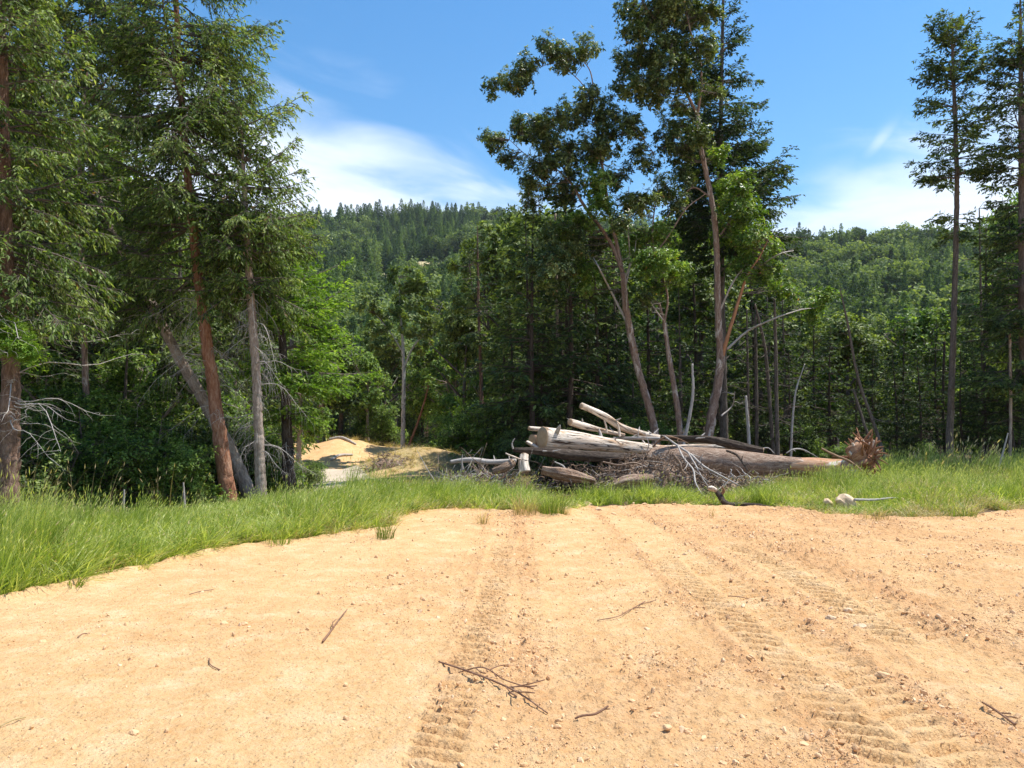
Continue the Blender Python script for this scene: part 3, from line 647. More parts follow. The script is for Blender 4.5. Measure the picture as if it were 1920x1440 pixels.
# a madrone is built from limbs and leaf clumps
def madrone(name, label, stem, limbs, blobs, Y, seed, barks, leafs, dead=(), ori=None, group='madrones behind the log pile', dens=1.0, cat='madrone tree', ll=.11, lw=.025, nwh=15, nleaf=9, rs=.54):
    stem = [(a[0], a[1], a[2] * rs) for a in stem]; pts, r = ext_ground([(a[0], a[1], Y, a[2]) for a in stem]); t = thing(name, label, cat, tuple(np.append(pts[0][:2], H(pts[0][0], pts[0][1]))), group)
    rng = np.random.default_rng(seed); trunk_geo(pts, r, 130, 24, .2, .09, seed).build('trunk', barks[0], t)
    lp = [pts]
    for k, lb in enumerate(limbs):
        m = barks[0]
        if isinstance(lb, dict): m = lb['mat']; lb = lb['p']
        dy = rng.uniform(-1, 1) * .7
        q = PX([(a[0], a[1], Y + dy * i / len(lb)) for i, a in enumerate(lb)]); lr = np.array([a[2] * (rs - .06) for a in lb]) * Y / F
        trunk_geo(q, lr, 50, 10, 0, .08, seed + k + 1).build('limb', m, t); lp.append(q)
    allp = limb_pts(*lp); hi = allp[:, 2] > pts[0][2] + .35 * (allp[:, 2].max() - pts[0][2])
    gt = Geo(); gl = [Geo() for _ in leafs]
    for b in blobs:
        bx, by, br = b[:3]; li = b[3] if len(b) > 3 else 0
        rr = br * Y / F; c = P(bx, by, Y + rng.uniform(-1.1, 1.1))
        whorls(c, rr * 1.12, max(4, int(dens * 25 * (rr / .6) ** 1.8)), nwh, nleaf, ll, lw, rng, gl[li], gt, allp[hi], thick=.013, subr=.21, tv=.50)
    build2('crown', [(g_, m) for g_, m in zip(gl, leafs) if g_.n] + [(gt, M['grey_bark'])], t)
    for k, d in enumerate(dead):
        q = PX([(a[0], a[1], Y + rng.uniform(-.4, .2) * i) for i, a in enumerate(d)]); lr = np.linspace(d[0][2], d[-1][2], len(d)) * Y / F * .55
        g_ = trunk_geo(q, lr, 40, 8, 0, .05, seed + 40 + k); a = resample(q, 30)[8:]
        st = dead_branches(a, 5, rng, Lm=.6, droop=.1, sub=3, thick=.008, g=g_); st.build('dead_limb', M['dead_grey'], t)
    return t
madrone('madrone_tree', 'leaning madrone with forked peeling trunk, left of the two tall ones behind the logs',
    [(1230, 830, 15), (1228, 812, 14), (1213, 750, 13), (1196, 690, 12.5), (1181, 620, 12), (1173, 570, 11), (1168, 512, 10.5)],
    [[(1168, 512, 8.5), (1150, 465, 8), (1125, 425, 7), (1105, 400, 6.5), (1075, 350, 5), (1050, 305, 3.2), (1020, 262, 1.6), (980, 255, 1)],
     [(1168, 512, 8), (1157, 460, 7.2), (1143, 400, 6.6), (1135, 350, 5.8), (1122, 260, 4.4), (1113, 190, 3.4), (1105, 130, 2.2), (1075, 95, 1.2)],
     [(1075, 350, 3), (1040, 315, 2.4), (1000, 300, 1.8), (955, 262, 1.2)], [(1113, 190, 2.5), (1085, 150, 1.8), (1040, 120, 1.4), (985, 140, .9)], [(1122, 260, 2.6), (1150, 235, 2), (1190, 245, 1.6), (1225, 285, 1)]],
    [(925, 265, 26), (955, 297, 20), (930, 163, 21), (972, 146, 27), (985, 118, 18), (1030, 95, 27), (1060, 112, 22), (1097, 88, 22), (990, 235, 33), (1030, 245, 38), (1075, 212, 33), (1100, 180, 24),
     (1150, 212, 33), (1182, 240, 28), (1140, 270, 36), (1090, 280, 38), (1040, 300, 40), (1000, 332, 28), (1060, 352, 36), (1110, 340, 34, 1), (1160, 330, 26), (1190, 378, 24), (1120, 392, 28, 1), (1000, 372, 20),
     (1205, 290, 20), (1222, 312, 12), (1080, 425, 30, 1), (1050, 455, 42), (1100, 520, 36, 1), (1035, 510, 40), (1130, 455, 26)],
    25, 21, (M['madrone_bark'],), (M['mad_leaf'], M['mad_bright']),
    dead=[[(1176, 605, 5), (1150, 555, 4), (1122, 500, 3), (1112, 482, 1.5)], [(1170, 548, 4), (1180, 500, 3), (1178, 430, 2.6), (1179, 350, 1.2)], [(1172, 520, 3), (1188, 480, 2), (1194, 440, 1)]])
madrone('madrone_tree', 'tall straight madrone with an orange side limb, right of the leaning madrone behind the logs',
    [(1325, 840, 16), (1328, 820, 15.5), (1338, 760, 15), (1350, 690, 14), (1347, 600, 12), (1345, 520, 11), (1343, 450, 10.5), (1335, 380, 9), (1325, 330, 8.5), (1312, 260, 8), (1308, 215, 7)],
    [[(1308, 215, 6), (1290, 180, 5.5), (1268, 120, 4.5), (1250, 60, 4), (1215, 20, 3), (1190, -30, 2)], [(1308, 215, 6), (1315, 160, 5), (1312, 110, 4), (1295, 60, 3), (1285, 10, 2)],
     dict(mat=M['madrone_orange'], p=[(1349, 690, 8.5), (1362, 640, 7.6), (1380, 580, 6.6), (1394, 535, 5.2), (1403, 512, 4), (1425, 480, 2.5), (1440, 450, 1.2)]),
     [(1335, 372, 4), (1300, 352, 3), (1270, 382, 2.4), (1240, 420, 1.4)], [(1343, 450, 4), (1362, 425, 3), (1385, 380, 2)], [(1268, 120, 2.6), (1235, 125, 2), (1190, 130, 1.2)]],
    [(1182, 15, 24), (1217, 40, 33), (1250, 15, 38), (1290, 25, 36), (1192, 62, 23), (1230, 90, 36), (1275, 80, 33), (1312, 90, 28), (1162, 107, 15), (1200, 122, 33), (1250, 140, 38), (1290, 150, 28),
     (1180, 152, 28), (1220, 172, 33), (1330, 180, 23), (1270, 222, 33), (1302, 252, 27), (1250, 265, 26), (1285, 292, 26), (1350, 292, 20, 1), (1365, 365, 34, 1), (1395, 345, 24, 1), (1385, 392, 34, 1), (1362, 432, 33, 1),
     (1402, 432, 38, 1), (1430, 470, 31, 1), (1395, 502, 28, 1), (1440, 512, 27, 1), (1470, 547, 19, 1), (1290, 330, 20), (1322, 30, 24), (1260, -30, 60), (1310, -50, 50), (1520, 585, 22, 1), (1550, 560, 20, 1)],
    25.5, 22, (M['madrone_bark'],), (M['mad_leaf'], M['mad_bright']),
    dead=[[(1363, 655, 4.5), (1400, 622, 4), (1445, 600, 3.4), (1490, 584, 2.6), (1532, 577, 1.2)], [(1350, 582, 4), (1374, 530, 3.4), (1402, 490, 2.6), (1426, 452, 1.2)], [(1403, 512, 3.6), (1430, 495, 3), (1460, 477, 2.2), (1488, 470, 1)], [(1352, 780, 3), (1372, 762, 2.4), (1378, 735, 1.2)]])
madrone('madrone_tree', 'small crooked madrone with broken pinkish top, between the two tall madrones',
    [(1276, 840, 11), (1275, 815, 10.5), (1263, 720, 9), (1253, 660, 8), (1246, 605, 7)],
    [[(1246, 605, 6.5), (1240, 585, 6), (1236, 568, 4.5)], [(1246, 605, 4.5), (1252, 560, 4), (1240, 510, 3.6), (1226, 470, 3.2), (1225, 410, 2.8), (1232, 368, 1.6)], [(1226, 480, 3), (1255, 440, 2.6), (1290, 388, 2.2), (1322, 364, 1.2)]],
    [(1210, 490, 28, 1), (1250, 502, 33, 1), (1235, 540, 24, 1), (1282, 520, 22, 1), (1195, 450, 23, 1), (1240, 442, 28, 1), (1200, 382, 28), (1240, 350, 24), (1170, 420, 22), (1272, 372, 20), (1212, 560, 18)],
    24.6, 23, (M['madrone_bark'],), (M['mad_leaf'], M['mad_bright']), dead=[[(1243, 600, 3), (1225, 575, 2), (1215, 555, 1)]])
madrone('madrone_tree', 'dense dark madrone filling the upper left corner among the firs',
    [(166, 930, 12), (160, 700, 10), (152, 450, 8), (150, 300, 7), (158, 180, 6), (166, 90, 4), (170, -60, 2)],
    [[(152, 400, 4), (110, 330, 3), (70, 290, 2)], [(158, 200, 3.5), (200, 150, 2.6), (240, 90, 1.5)], [(152, 250, 3.5), (100, 180, 2.6), (50, 110, 1.5)]],
    [(100, 60, 60), (200, 90, 50), (60, 170, 60), (160, 240, 55, 1), (60, 265, 55, 1), (235, 45, 45), (130, 140, 50), (15, 90, 50), (80, 345, 50, 1), (205, 190, 45), (20, 220, 40, 1), (150, 10, 50), (60, 10, 55), (210, 300, 40, 1), (120, 400, 45, 1), (30, 380, 45)],
    18.5, 24, (M['madrone_bark'],), (M['mad_leaf'], M['mad_bright']), group='trees in the upper left corner', dens=.9, ll=.09)
madrone('oak_tree', 'broad oak with a white mottled trunk standing beside the grassy mound in the gap',
    [(755, 842, 7.5), (756, 780, 7), (757, 690, 6), (755, 640, 5), (750, 580, 3), (748, 520, 1.2)],
    [dict(mat=M['red_bark'], p=[(766, 838, 5), (784, 790, 4.4), (799, 742, 3.6), (808, 700, 2)]), [(757, 690, 4), (775, 650, 3.4), (810, 610, 2.4), (830, 570, 1.2)], [(755, 660, 3), (730, 620, 2.4), (705, 590, 1.2)]],
    [(770, 558, 44), (722, 600, 36), (822, 592, 42), (762, 520, 30), (800, 642, 34), (728, 650, 28), (692, 570, 24), (842, 650, 24), (808, 545, 30), (780, 610, 34), (860, 610, 18), (700, 640, 20)],
    44, 25, (M['white_bark'],), (M['oak_leaf'],), group='oaks in the valley', dens=.24, cat='oak tree', ll=.2, lw=.05, nwh=10)
madrone('oak_tree', 'loose grey green oak crown above the brush, behind the thin brown trunk', [(925, 860, 7), (925, 700, 6), (915, 600, 5), (905, 520, 3)],
    [[(925, 640, 4), (950, 560, 3), (960, 500, 1.5)], [(925, 640, 4), (890, 560, 3), (880, 500, 1.5)]],
    [(905, 450, 36), (950, 470, 32), (880, 500, 34), (930, 520, 36), (965, 530, 28), (900, 570, 32), (950, 590, 30), (870, 560, 26), (985, 490, 22)], 37, 26, (M['grey_bark'],), (M['oak_leaf'],), group='oaks in the valley', dens=.3, cat='oak tree', ll=.18, lw=.045)
# standing dead and bare stems
def snag(label, pts, Y, seed, mat, nb=10, Lm=.8, group='bare standing stems', name='dead_tree', droop=.1):
    p, r = ext_ground([(a[0], a[1], Y, a[2] * .68) for a in pts]); t = thing(name, label, 'dead tree', tuple(np.append(p[0][:2], H(p[0][0], p[0][1]))), group)
    rng = np.random.default_rng(seed); trunk_geo(p, r, 60, 8, .1, .05, seed).build('trunk', mat, t)
    if nb:
        a = resample(p, 60)[18:]; [dead_branches(a, 1, rng, Lm=Lm, droop=droop, sub=5, thick=.009).build('dead_branch', M['grey_bark'], t) for _ in range(nb)]
    return t
snag('bent white stick with broken tip standing between the two madrones', [(1284, 822, 5), (1293, 780, 4.5), (1299, 740, 4), (1298, 682, 3)], 24, 31, M['dead_grey'], 3, .3)
snag('short pale dead stem with broken top just right of the straight madrone', [(1405, 838, 5), (1402, 790, 4.5), (1398, 742, 3.5)], 26, 32, M['dead_grey'], 5, .4)
snag('thin curved white dead stem leaning right in front of the dark woods', [(1483, 850, 3.2), (1486, 790, 3), (1493, 730, 2.5), (1509, 682, 1)], 25.5, 33, M['dead_grey'], 12, .5)
snag('straight grey dead stem, the taller of a close pair right of the straight madrone', [(1458, 850, 6), (1456, 750, 5.5), (1454, 640, 5), (1452, 560, 3)], 27, 34, M['grey_bark'], 12, .9)
snag('slightly tilted brown dead stem, left one of a close pair beyond the straight madrone', [(1450, 850, 5.5), (1442, 740, 5), (1432, 640, 4.5), (1415, 570, 3)], 27.4, 35, M['grey_bark'], 12, 1.0)
snag('slim dark dead stem with many short twigs behind the short pale stem', [(1419, 850, 5), (1418, 700, 4.5), (1416, 590, 3)], 28, 36, M['grey_bark'], 18, 1.0)
snag('slim upright dead stem directly above the short pale broken stem', [(1404, 850, 3.5), (1402, 700, 3.4), (1400, 580, 2)], 29, 37, M['grey_bark'], 14, 1.0)
snag('long dark stem leaning left behind the upturned root plate', [(1664, 880, 6), (1640, 800, 5), (1612, 720, 4), (1588, 600, 3), (1575, 540, 1.5)], 23, 38, M['grey_bark'], 10, .8)
snag('second dark leaning stem close behind the upturned root plate', [(1650, 880, 4), (1622, 800, 4), (1600, 730, 3)], 24.5, 39, M['grey_bark'], 5, .6)
snag('thin bare trunk with dead twigs between the two tall right firs', [(1845, 870, 4), (1842, 700, 3.6), (1838, 500, 2.6), (1836, 390, 1.5)], 26, 40, M['grey_bark'], 26, 1.1)
snag('thin grey stem in the dark wood just left of the right border fir', [(1893, 900, 4.5), (1895, 760, 4), (1893, 600, 3)], 22.5, 41, M['pale_bark'], 6, .8)
snag('short grey stick leaning right in the tall grass near the right border', [(1870, 888, 3), (1880, 850, 2.5), (1890, 812, 1.6)], 21, 42, M['dead_grey'], 1, .3)
hero_fir('fir_tree', 'thin brown trunked fir with sparse crown rising behind the left end of the brush', [(904, 870, 31, 5), (903, 780, 31, 4.8), (902, 700, 31, 4.4), (898, 600, 31, 3.5), (896, 500, 31, 2.5), (895, 425, 31, 1)],
         700, 428, [(700, 40, 50), (620, 60, 66), (540, 50, 55), (470, 30, 34), (428, 3, 3)], 60, 43, M['fir_bark'], M['fir_dark'], 'tall firs standing in the clearing edge', sub=20, twsp=.09, twl=.18, tww=.032, rs=.75)
snag('grey mossy stem showing above the pale bright log top', [(1045, 850, 6.5), (1044, 780, 6), (1045, 700, 5), (1041, 400, 3)], 27.5, 44, M['pale_bark'], 10, 1.0)
snag('dark trunk close right of the grey mossy stem above the logs', [(1066, 850, 7), (1064, 720, 6), (1060, 420, 3)], 28.3, 45, M['dark_bark'], 8, 1.2)
snag('pair mate of the bare stems, thin and dark left of the tall free fir', [(1772, 860, 4), (1768, 760, 4), (1771, 640, 3)], 27, 46, M['dark_bark'], 8, .8)
for i, (a, b) in enumerate([((232, 940), (233, 918)), ((345, 925), (344, 905)), ((640, 912), (642, 890))][:2]):
    snag(['short white broken stub in the grass left of the leaning trunks', 'short white stub in front of the bush beside the reddest trunk'][i], [(a[0], a[1], 3), (b[0], b[1], 2)], 13.6 if i == 0 else 15.5, 60 + i, M['dead_grey'], 0, name='stump')

# ------------------------------------------------------------------ mid distance trees: prototypes and copies
def proto_fir(seed, h, zlo, Lb, nb, leaf, bark, sub=12, twl=.26, tww=.045):
    rng = np.random.default_rng(seed); t = thing('fir_tree', 'x', 'fir tree')
    pts = np.array([(0, 0, -.3), (rng.normal() * .1, rng.normal() * .1, h * .4), (0, 0, h)])
    tg, bg, ng = conifer(pts, [.11, .08, .010], h * zlo, h * .99, lambda f, a: Lb * (1 - f) ** .75 * (.45 + .55 * np.minimum(1, f * 5)) * (1 + .18 * np.sin(a * 2 + seed)) + .12, nb, rng, sub=sub, twsp=.15, twl=twl, tww=tww, seed=seed, K=7, nseg=20, e_lo=-8, e_hi=30, brK=3)
    tg.build('trunk', bark, t); build2('crown', [(ng, leaf), (bg, bark)], t); return t
def proto_oak(seed, h, rad_, leaf, bark, nb=14, zl=.3, dens=1.0, ll=.2, lw=.055):
    rng = np.random.default_rng(seed); t = thing('oak_tree', 'x', 'broadleaf tree'); g0 = Geo()
    top = np.array([rng.normal() * .2, rng.normal() * .2, h * .8]); L0 = np.array([(0, 0, -.3), (rng.normal() * .15, 0, h * .35), top])
    trunk_geo(L0, [.17, .12, .02], 26, 7, .2, g=g0); lim = [L0]
    for k in range(6):
        a = rng.uniform(0, 6.28); z = h * rng.uniform(.3, .6); q = np.array([(0, 0, z), (math.cos(a) * rad_ * .4, math.sin(a) * rad_ * .4, z + h * .1), (math.cos(a) * rad_ * .8, math.sin(a) * rad_ * .8, z + h * .2)])
        trunk_geo(q, [.07, .045, .015], 14, 5, 0, g=g0); lim.append(q)
    gl, gt = Geo(), Geo(); ap = limb_pts(*lim)
    for k in range(nb):
        f = rng.uniform(zl, 1); a = rng.uniform(0, 6.28); rr = rad_ * (math.sin(min(1, (1.08 - f) / .62) * 1.5) * .85) * rng.uniform(.35, 1)
        whorls((math.cos(a) * rr, math.sin(a) * rr, h * f * .95), rad_ * rng.uniform(.26, .44), int(13 * dens), 9, 7, ll, lw, rng, gl, gt, ap, thick=.014, subr=.42, tv=.5)
    g0.build('trunk', bark, t); build2('crown', [(gl, leaf), (gt, bark)], t); return t
PR = {'fa': proto_fir(101, 10, .06, 2.3, 130, M['fir_dark'], M['dark_bark']), 'fb': proto_fir(102, 10, .2, 2.1, 110, M['fir_dark'], M['dark_bark']),
      'fc': proto_fir(103, 10, .10, 1.9, 120, M['fir_leaf'], M['grey_bark']), 'fd': proto_fir(104, 10, .34, 2.1, 80, M['fir_dark'], M['grey_bark']),
      'oa': proto_oak(111, 8, 2.4, M['oak_leaf'], M['grey_bark']), 'ob': proto_oak(112, 8, 2.1, M['shrub_leaf'], M['pale_bark'], 15, .25), 'oc': proto_oak(113, 8, 2.6, M['oak_leaf'], M['dark_bark'], 16, .22)}
PH = {'fa': 10, 'fb': 10, 'fc': 10, 'fd': 10, 'oa': 8, 'ob': 8, 'oc': 8}
KW = {'fa': 'dark bushy fir', 'fb': 'dark fir with thin lower branches', 'fc': 'mid green slender fir', 'fd': 'high crowned fir with bare lower trunk', 'oa': 'grey green rounded oak', 'ob': 'fresh green leafy tree with pale trunk', 'oc': 'broad dark trunked oak'}
LM = [(-300, 'beyond the left border fir'), (60, 'behind the left border fir'), (170, 'behind the corner madrone'), (270, 'left of the far leaning trunk'), (350, 'behind the reddest leaning trunk'), (440, 'between the reddest and the pale slim trunk'), (510, 'behind the low bright fir'),
      (590, 'above the sandy cut bank'), (660, 'behind the far end of the road'), (725, 'left of the white mottled oak trunk'), (790, 'right of the white mottled oak trunk'), (855, 'behind the straw covered mound'), (915, 'behind the thin brown trunk'), (975, 'behind the sawn log end'),
      (1040, 'behind the grey mossy stem'), (1105, 'left of the leaning madrone'), (1175, 'behind the leaning madrone'), (1255, 'behind the small crooked madrone'), (1320, 'left of the straight madrone'), (1395, 'behind the short pale dead stem'), (1455, 'behind the close pair of dead stems'),
      (1520, 'right of the curved white dead stem'), (1590, 'left of the upturned root plate'), (1650, 'behind the upturned root plate'), (1725, 'left of the tall free fir'), (1800, 'behind the tall free fir'), (1860, 'left of the right border fir'), (1950, 'behind the right border fir'), (2200, 'beyond the right border fir')]
used = {}; labs = {}
def place(k, px, Y, top, wid=1.0, seed=0):
    rng = np.random.default_rng(int(abs(px) * 7 + Y * 31 + (px < 0))); x = (px - 960) / F * Y; z0 = float(H(x, Y)) if Y < 110 else float(HH(x, Y))
    h = zpy(top, Y) - z0; s = max(.25, h / PH[k]); s2 = min(s, .55 + .45 * s) * wid * rng.uniform(.9, 1.15)
    lm = min(LM, key=lambda a: abs(a[0] - px))[1]; row = ['at the front of the wood', 'one row back in the wood', 'deeper in the wood', 'far back in the valley'][0 if Y < 30 else 1 if Y < 37 else 2 if Y < 48 else 3]
    base = f'{KW[k]} {row} {lm}'; n = labs.get(base, 0); labs[base] = n + 1
    lab = base if n == 0 else base.replace(KW[k], ['', 'taller ' if top < 520 else 'lower ', 'neighbouring ', 'another '][min(n, 3)] + KW[k])
    lab = ' '.join(lab.split()[:16]); src = PR[k]; grp = {'f': 'firs in the woods behind the clearing', 'o': 'broadleaf trees in the woods behind the clearing'}[k[0]]
    if k not in used:
        used[k] = 1; o = src; o.location = (x, Y, z0); o.rotation_euler = (0, 0, rng.uniform(0, 6.28)); o.scale = (s2, s2, s); o['label'] = lab; o['group'] = grp
    else: o = dup(src, (x, Y, z0), rng.uniform(0, 6.28), (s2, s2, s), lab, grp)
    return o
env = [(-300, 100), (0, 150), (300, 330), (540, 430), (600, 590), (640, 640), (700, 640), (760, 620), (860, 610), (900, 540), (960, 400), (1040, 350), (1090, 400), (1200, 400), (1300, 410), (1400, 440), (1450, 490), (1500, 560), (1600, 595), (1700, 590), (1760, 560), (1800, 500), (1850, 420), (1920, 330), (2200, 250)]
def top_at(px): return float(np.interp(px, [e[0] for e in env], [e[1] for e in env]))
rt = np.random.default_rng(5)
# front rows of the wood, hand placed
for k, px, Y, top in [('fa', 985, 27, 395), ('fa', 1045, 29, 350), ('fa', 1100, 30, 400), ('fa', 130, 24, 20), ('fa', 245, 26, 120), ('fc', 330, 24, 260), ('fa', 20, 22, -40), ('fa', 1000, 25.6, 385), ('fa', 1060, 26, 350), ('fa', 1112, 27, 400), ('fa', 955, 26.5, 560), ('fa', 1020, 26, 600), ('fa', 1135, 28, 560), ('fa', 1075, 26.5, 620), ('fc', 1190, 29, 600), ('fa', 1480, 28, 640), ('fa', 1560, 28.5, 610), ('fa', 1610, 27, 660), ('fa', 1675, 27.5, 650), ('fa', 1720, 26.5, 640), ('fa', 1760, 28, 600), ('fa', 1805, 26, 640), ('fa', 1900, 25.5, 520), ('fa', 1350, 31, 560), ('fa', 1850, 26, 600), ('fa', 1010, 33, 450), ('fc', 1150, 31, 470), ('fa', 1215, 32, 430), ('fc', 1275, 30, 520), ('fa', 1300, 34, 440), ('fb', 1410, 33, 480), ('fd', 1470, 31, 520),
                      ('fd', 1440, 34, 470), ('fb', 1530, 31, 575), ('oa', 1590, 33, 590), ('fa', 1640, 29, 640), ('fb', 1700, 30, 600), ('ob', 1740, 34, 560), ('fa', 1825, 29, 620), ('fa', 1880, 27, 560), ('fb', 1860, 31, 420), ('fa', 1945, 27, 380), ('fa', 2050, 26, 250), ('fb', 2150, 28, 200),
                      ('fa', 110, 22, 300), ('fa', 220, 23, 380), ('fb', 60, 20, 180), ('fa', 300, 25, 420), ('fc', 390, 27, 480), ('fb', 450, 29, 470), ('fa', 500, 31, 520), ('ob', 250, 21, 640), ('oa', 330, 23, 650), ('ob', 130, 19, 700), ('fb', -80, 19, 50), ('fa', -180, 18, 0), ('fb', -20, 24, 150),
                      ('ob', 180, 17.5, 720), ('ob', 300, 18.5, 690), ('fc', 240, 20, 560), ('ob', 395, 21, 660), ('ob', 80, 18, 640), ('oa', 430, 24, 560), ('ob', 560, 30, 640), ('ob', 600, 52, 600), ('oa', 640, 54, 620), ('ob', 690, 53, 650), ('oa', 720, 56, 600), ('ob', 800, 49, 640), ('ob', 850, 44, 620), ('oa', 870, 40, 560), ('ob', 915, 35, 690), ('fb', 950, 31, 560), ('ob', 840, 37, 730), ('oa', 890, 33, 760)]:
    place(k, px, Y, top)
for row, (Ya, n, lift) in enumerate([(39, 30, 0), (46, 26, -5), (58, 24, -10), (74, 24, 0), (92, 22, 10)]):
    for i in range(n):
        px = -150 + (i + rt.uniform(-.35, .35)) * 2300 / n; Y = Ya + rt.uniform(-3, 3)
        if 560 < px < 740 and Y < 62: continue
        if 740 <= px < 870 and Y < 50: continue
        k = rt.choice(['fa', 'fb', 'fc', 'oa', 'ob', 'oc'], p=[.30, .0, .25, .18, .15, .12]) if px > 560 else rt.choice(['fa', 'oa', 'fc'])
        place(str(k), px, Y, top_at(px) + rt.uniform(-5, 75) + lift)
# saplings and bushes
def proto_shrub(seed, leaf, h=1.6, r=1.0, nb=11):
    rng = np.random.default_rng(seed); t = thing('bush', 'x', 'bush'); gl, gt = Geo(), Geo(); st = []
    for k in range(5):
        a = rng.uniform(0, 6.28); q = np.array([(0, 0, -.1), (math.cos(a) * r * .2, math.sin(a) * r * .2, h * .4), (math.cos(a) * r * .5, math.sin(a) * r * .5, h * .8)]); trunk_geo(q, [.025, .018, .006], 10, 5, 0, g=gt); st.append(q)
    for k in range(nb):
        a = rng.uniform(0, 6.28); rr = r * rng.uniform(.1, .8); whorls((math.cos(a) * rr, math.sin(a) * rr, h * rng.uniform(.12, .85)), r * .42, 17, 9, 7, .065, .021, rng, gl, gt, limb_pts(*st), thick=.007, subr=.22, tv=.5)
    build2('foliage', [(gl, leaf), (gt, M['grey_bark'])], t); return t
SH = [proto_shrub(201, M['shrub_leaf']), proto_shrub(202, M['oak_leaf'], 1.5, 1.1), proto_shrub(203, M['shrub_leaf'], 2.2, .9, 11)]
SHW = ['fresh green bush', 'low spreading dull green bush', 'upright leafy bush']; first = [0, 0, 0]
spots = [(105, 15.2, 1.0, 0, 'in the grass right of the left border trunk'), (165, 17, 1.3, 2, 'right of the first green bush by the left trunk'), (225, 16, 1.1, 0, 'above the white stub in the left grass'), (60, 17.5, 1.5, 1, 'behind the left border trunk'), (290, 17.5, 1.2, 2, 'left of the reddest trunk'),
         (345, 16.6, .9, 0, 'at the foot of the reddest trunk, left side'), (385, 19.5, 1.3, 1, 'behind the reddest trunk'), (455, 20.5, 1.3, 2, 'behind the pale slim trunk'), (510, 20, 1.1, 0, 'between the pale slim trunk and the low bright fir'), (575, 21, .5, 1, 'beside the sandy bank right of the low fir'), (588, 24, .45, 0, 'at the left edge of the road'), (200, 20.5, 1.7, 2, 'deep in the left wood behind the bushes'),
         (20, 15.5, 1.2, 0, 'at the left border behind the trunk'), (-40, 14.5, 1.4, 1, 'beyond the left border'), (320, 21, 1.6, 1, 'in the shade behind the leaning trunks'),
         (835, 34, 1.3, 0, 'behind the straw mound'), (870, 32, 1.4, 2, 'behind the left brush heap'), (930, 28, 1.5, 0, 'right of the thin brown trunk'), (810, 40, 1.5, 1, 'at the wood edge right of the mottled oak'), (690, 54, 1.6, 0, 'on top of the sandy cut bank'), (720, 52, 1.5, 2, 'on the cut bank left of the mottled oak'), (630, 55, 1.6, 1, 'above the left end of the cut bank'), (1180, 26.5, 1.2, 0, 'behind the logs left of the leaning madrone'), (1100, 27, 1.3, 2, 'behind the bright slanting log'),
         (1240, 27.5, 1.1, 0, 'behind the small crooked madrone'), (1315, 27.5, .8, 2, 'between the white stick and straight madrone'), (1580, 26, .6, 0, 'in the dark wood left of the root plate'), (1680, 27, .6, 1, 'in the dark wood right of the root plate'), (1740, 25.5, .6, 2, 'in the shade left of the tall free fir'), (1830, 27.5, .6, 0, 'in the shade right of the tall free fir'), (1900, 25, .6, 1, 'at the foot of the right border fir'), (1500, 30, 1.2, 0, 'behind the curved white stem'), (1400, 31, 1.2, 1, 'behind the short pale stem'), (1000, 25.5, 1.2, 1, 'directly behind the sawn log end')]
for px, Y, s, k, w in spots:
    x = (px - 960) / F * Y; loc = (x, Y, float(H(x, Y))); lab = ' '.join((SHW[k] + ' ' + w).split()[:16]); a = rt.uniform(0, 6.28)
    if not first[k]: first[k] = 1; o = SH[k]; o.location = loc; o.scale = (s, s, s); o['label'] = lab; o['group'] = 'bushes along the wood edge'
    else: dup(SH[k], loc, a, (s, s, s), lab, 'bushes along the wood edge')

# ------------------------------------------------------------------ instanced masses: far forest, grass, straw
def instancer(name, pts, rots, scl, idx, protos, label):
    me = bpy.data.meshes.new(name); n = len(pts); me.vertices.add(n); me.vertices.foreach_set('co', np.asarray(pts, np.float32).ravel())
    a = me.attributes.new('rot', 'FLOAT_VECTOR', 'POINT'); a.data.foreach_set('vector', np.asarray(rots, np.float32).ravel())
    a = me.attributes.new('scl', 'FLOAT_VECTOR', 'POINT'); a.data.foreach_set('vector', np.asarray(scl, np.float32).ravel())
    a = me.attributes.new('pick', 'INT', 'POINT'); a.data.foreach_set('value', np.asarray(idx, np.int32))
    o = bpy.data.objects.new(name, me); C.objects.link(o); tag(o, label, kind='stuff')
    col = bpy.data.collections.new(name + ' shapes')
    for i, p in enumerate(protos): p.name = f'{chr(97 + i)} {name} shape'; col.objects.link(p)
    ng = bpy.data.node_groups.new(name + ' scatter', 'GeometryNodeTree'); ng.interface.new_socket('Geometry', in_out='INPUT', socket_type='NodeSocketGeometry'); ng.interface.new_socket('Geometry', in_out='OUTPUT', socket_type='NodeSocketGeometry')
    N = ng.nodes.new; L = ng.links.new; gi, go = N('NodeGroupInput'), N('NodeGroupOutput'); ci = N('GeometryNodeCollectionInfo'); ci.inputs[0].default_value = col
    ci.inputs['Separate Children'].default_value = True; ci.inputs['Reset Children'].default_value = True
    ip = N('GeometryNodeInstanceOnPoints'); m2p = N('GeometryNodeMeshToPoints'); L(gi.outputs[0], m2p.inputs[0]); L(m2p.outputs[0], ip.inputs['Points']); L(ci.outputs[0], ip.inputs['Instance']); ip.inputs['Pick Instance'].default_value = True
    for nm, ty, so in (('pick', 'INT', 'Instance Index'), ('rot', 'FLOAT_VECTOR', 'Rotation'), ('scl', 'FLOAT_VECTOR', 'Scale')):
        na = N('GeometryNodeInputNamedAttribute'); na.data_type = ty; na.inputs[0].default_value = nm; L(na.outputs[0], ip.inputs[so])
    L(ip.outputs[0], go.inputs[0]); md = o.modifiers.new('scatter', 'NODES'); md.node_group = ng
    return o
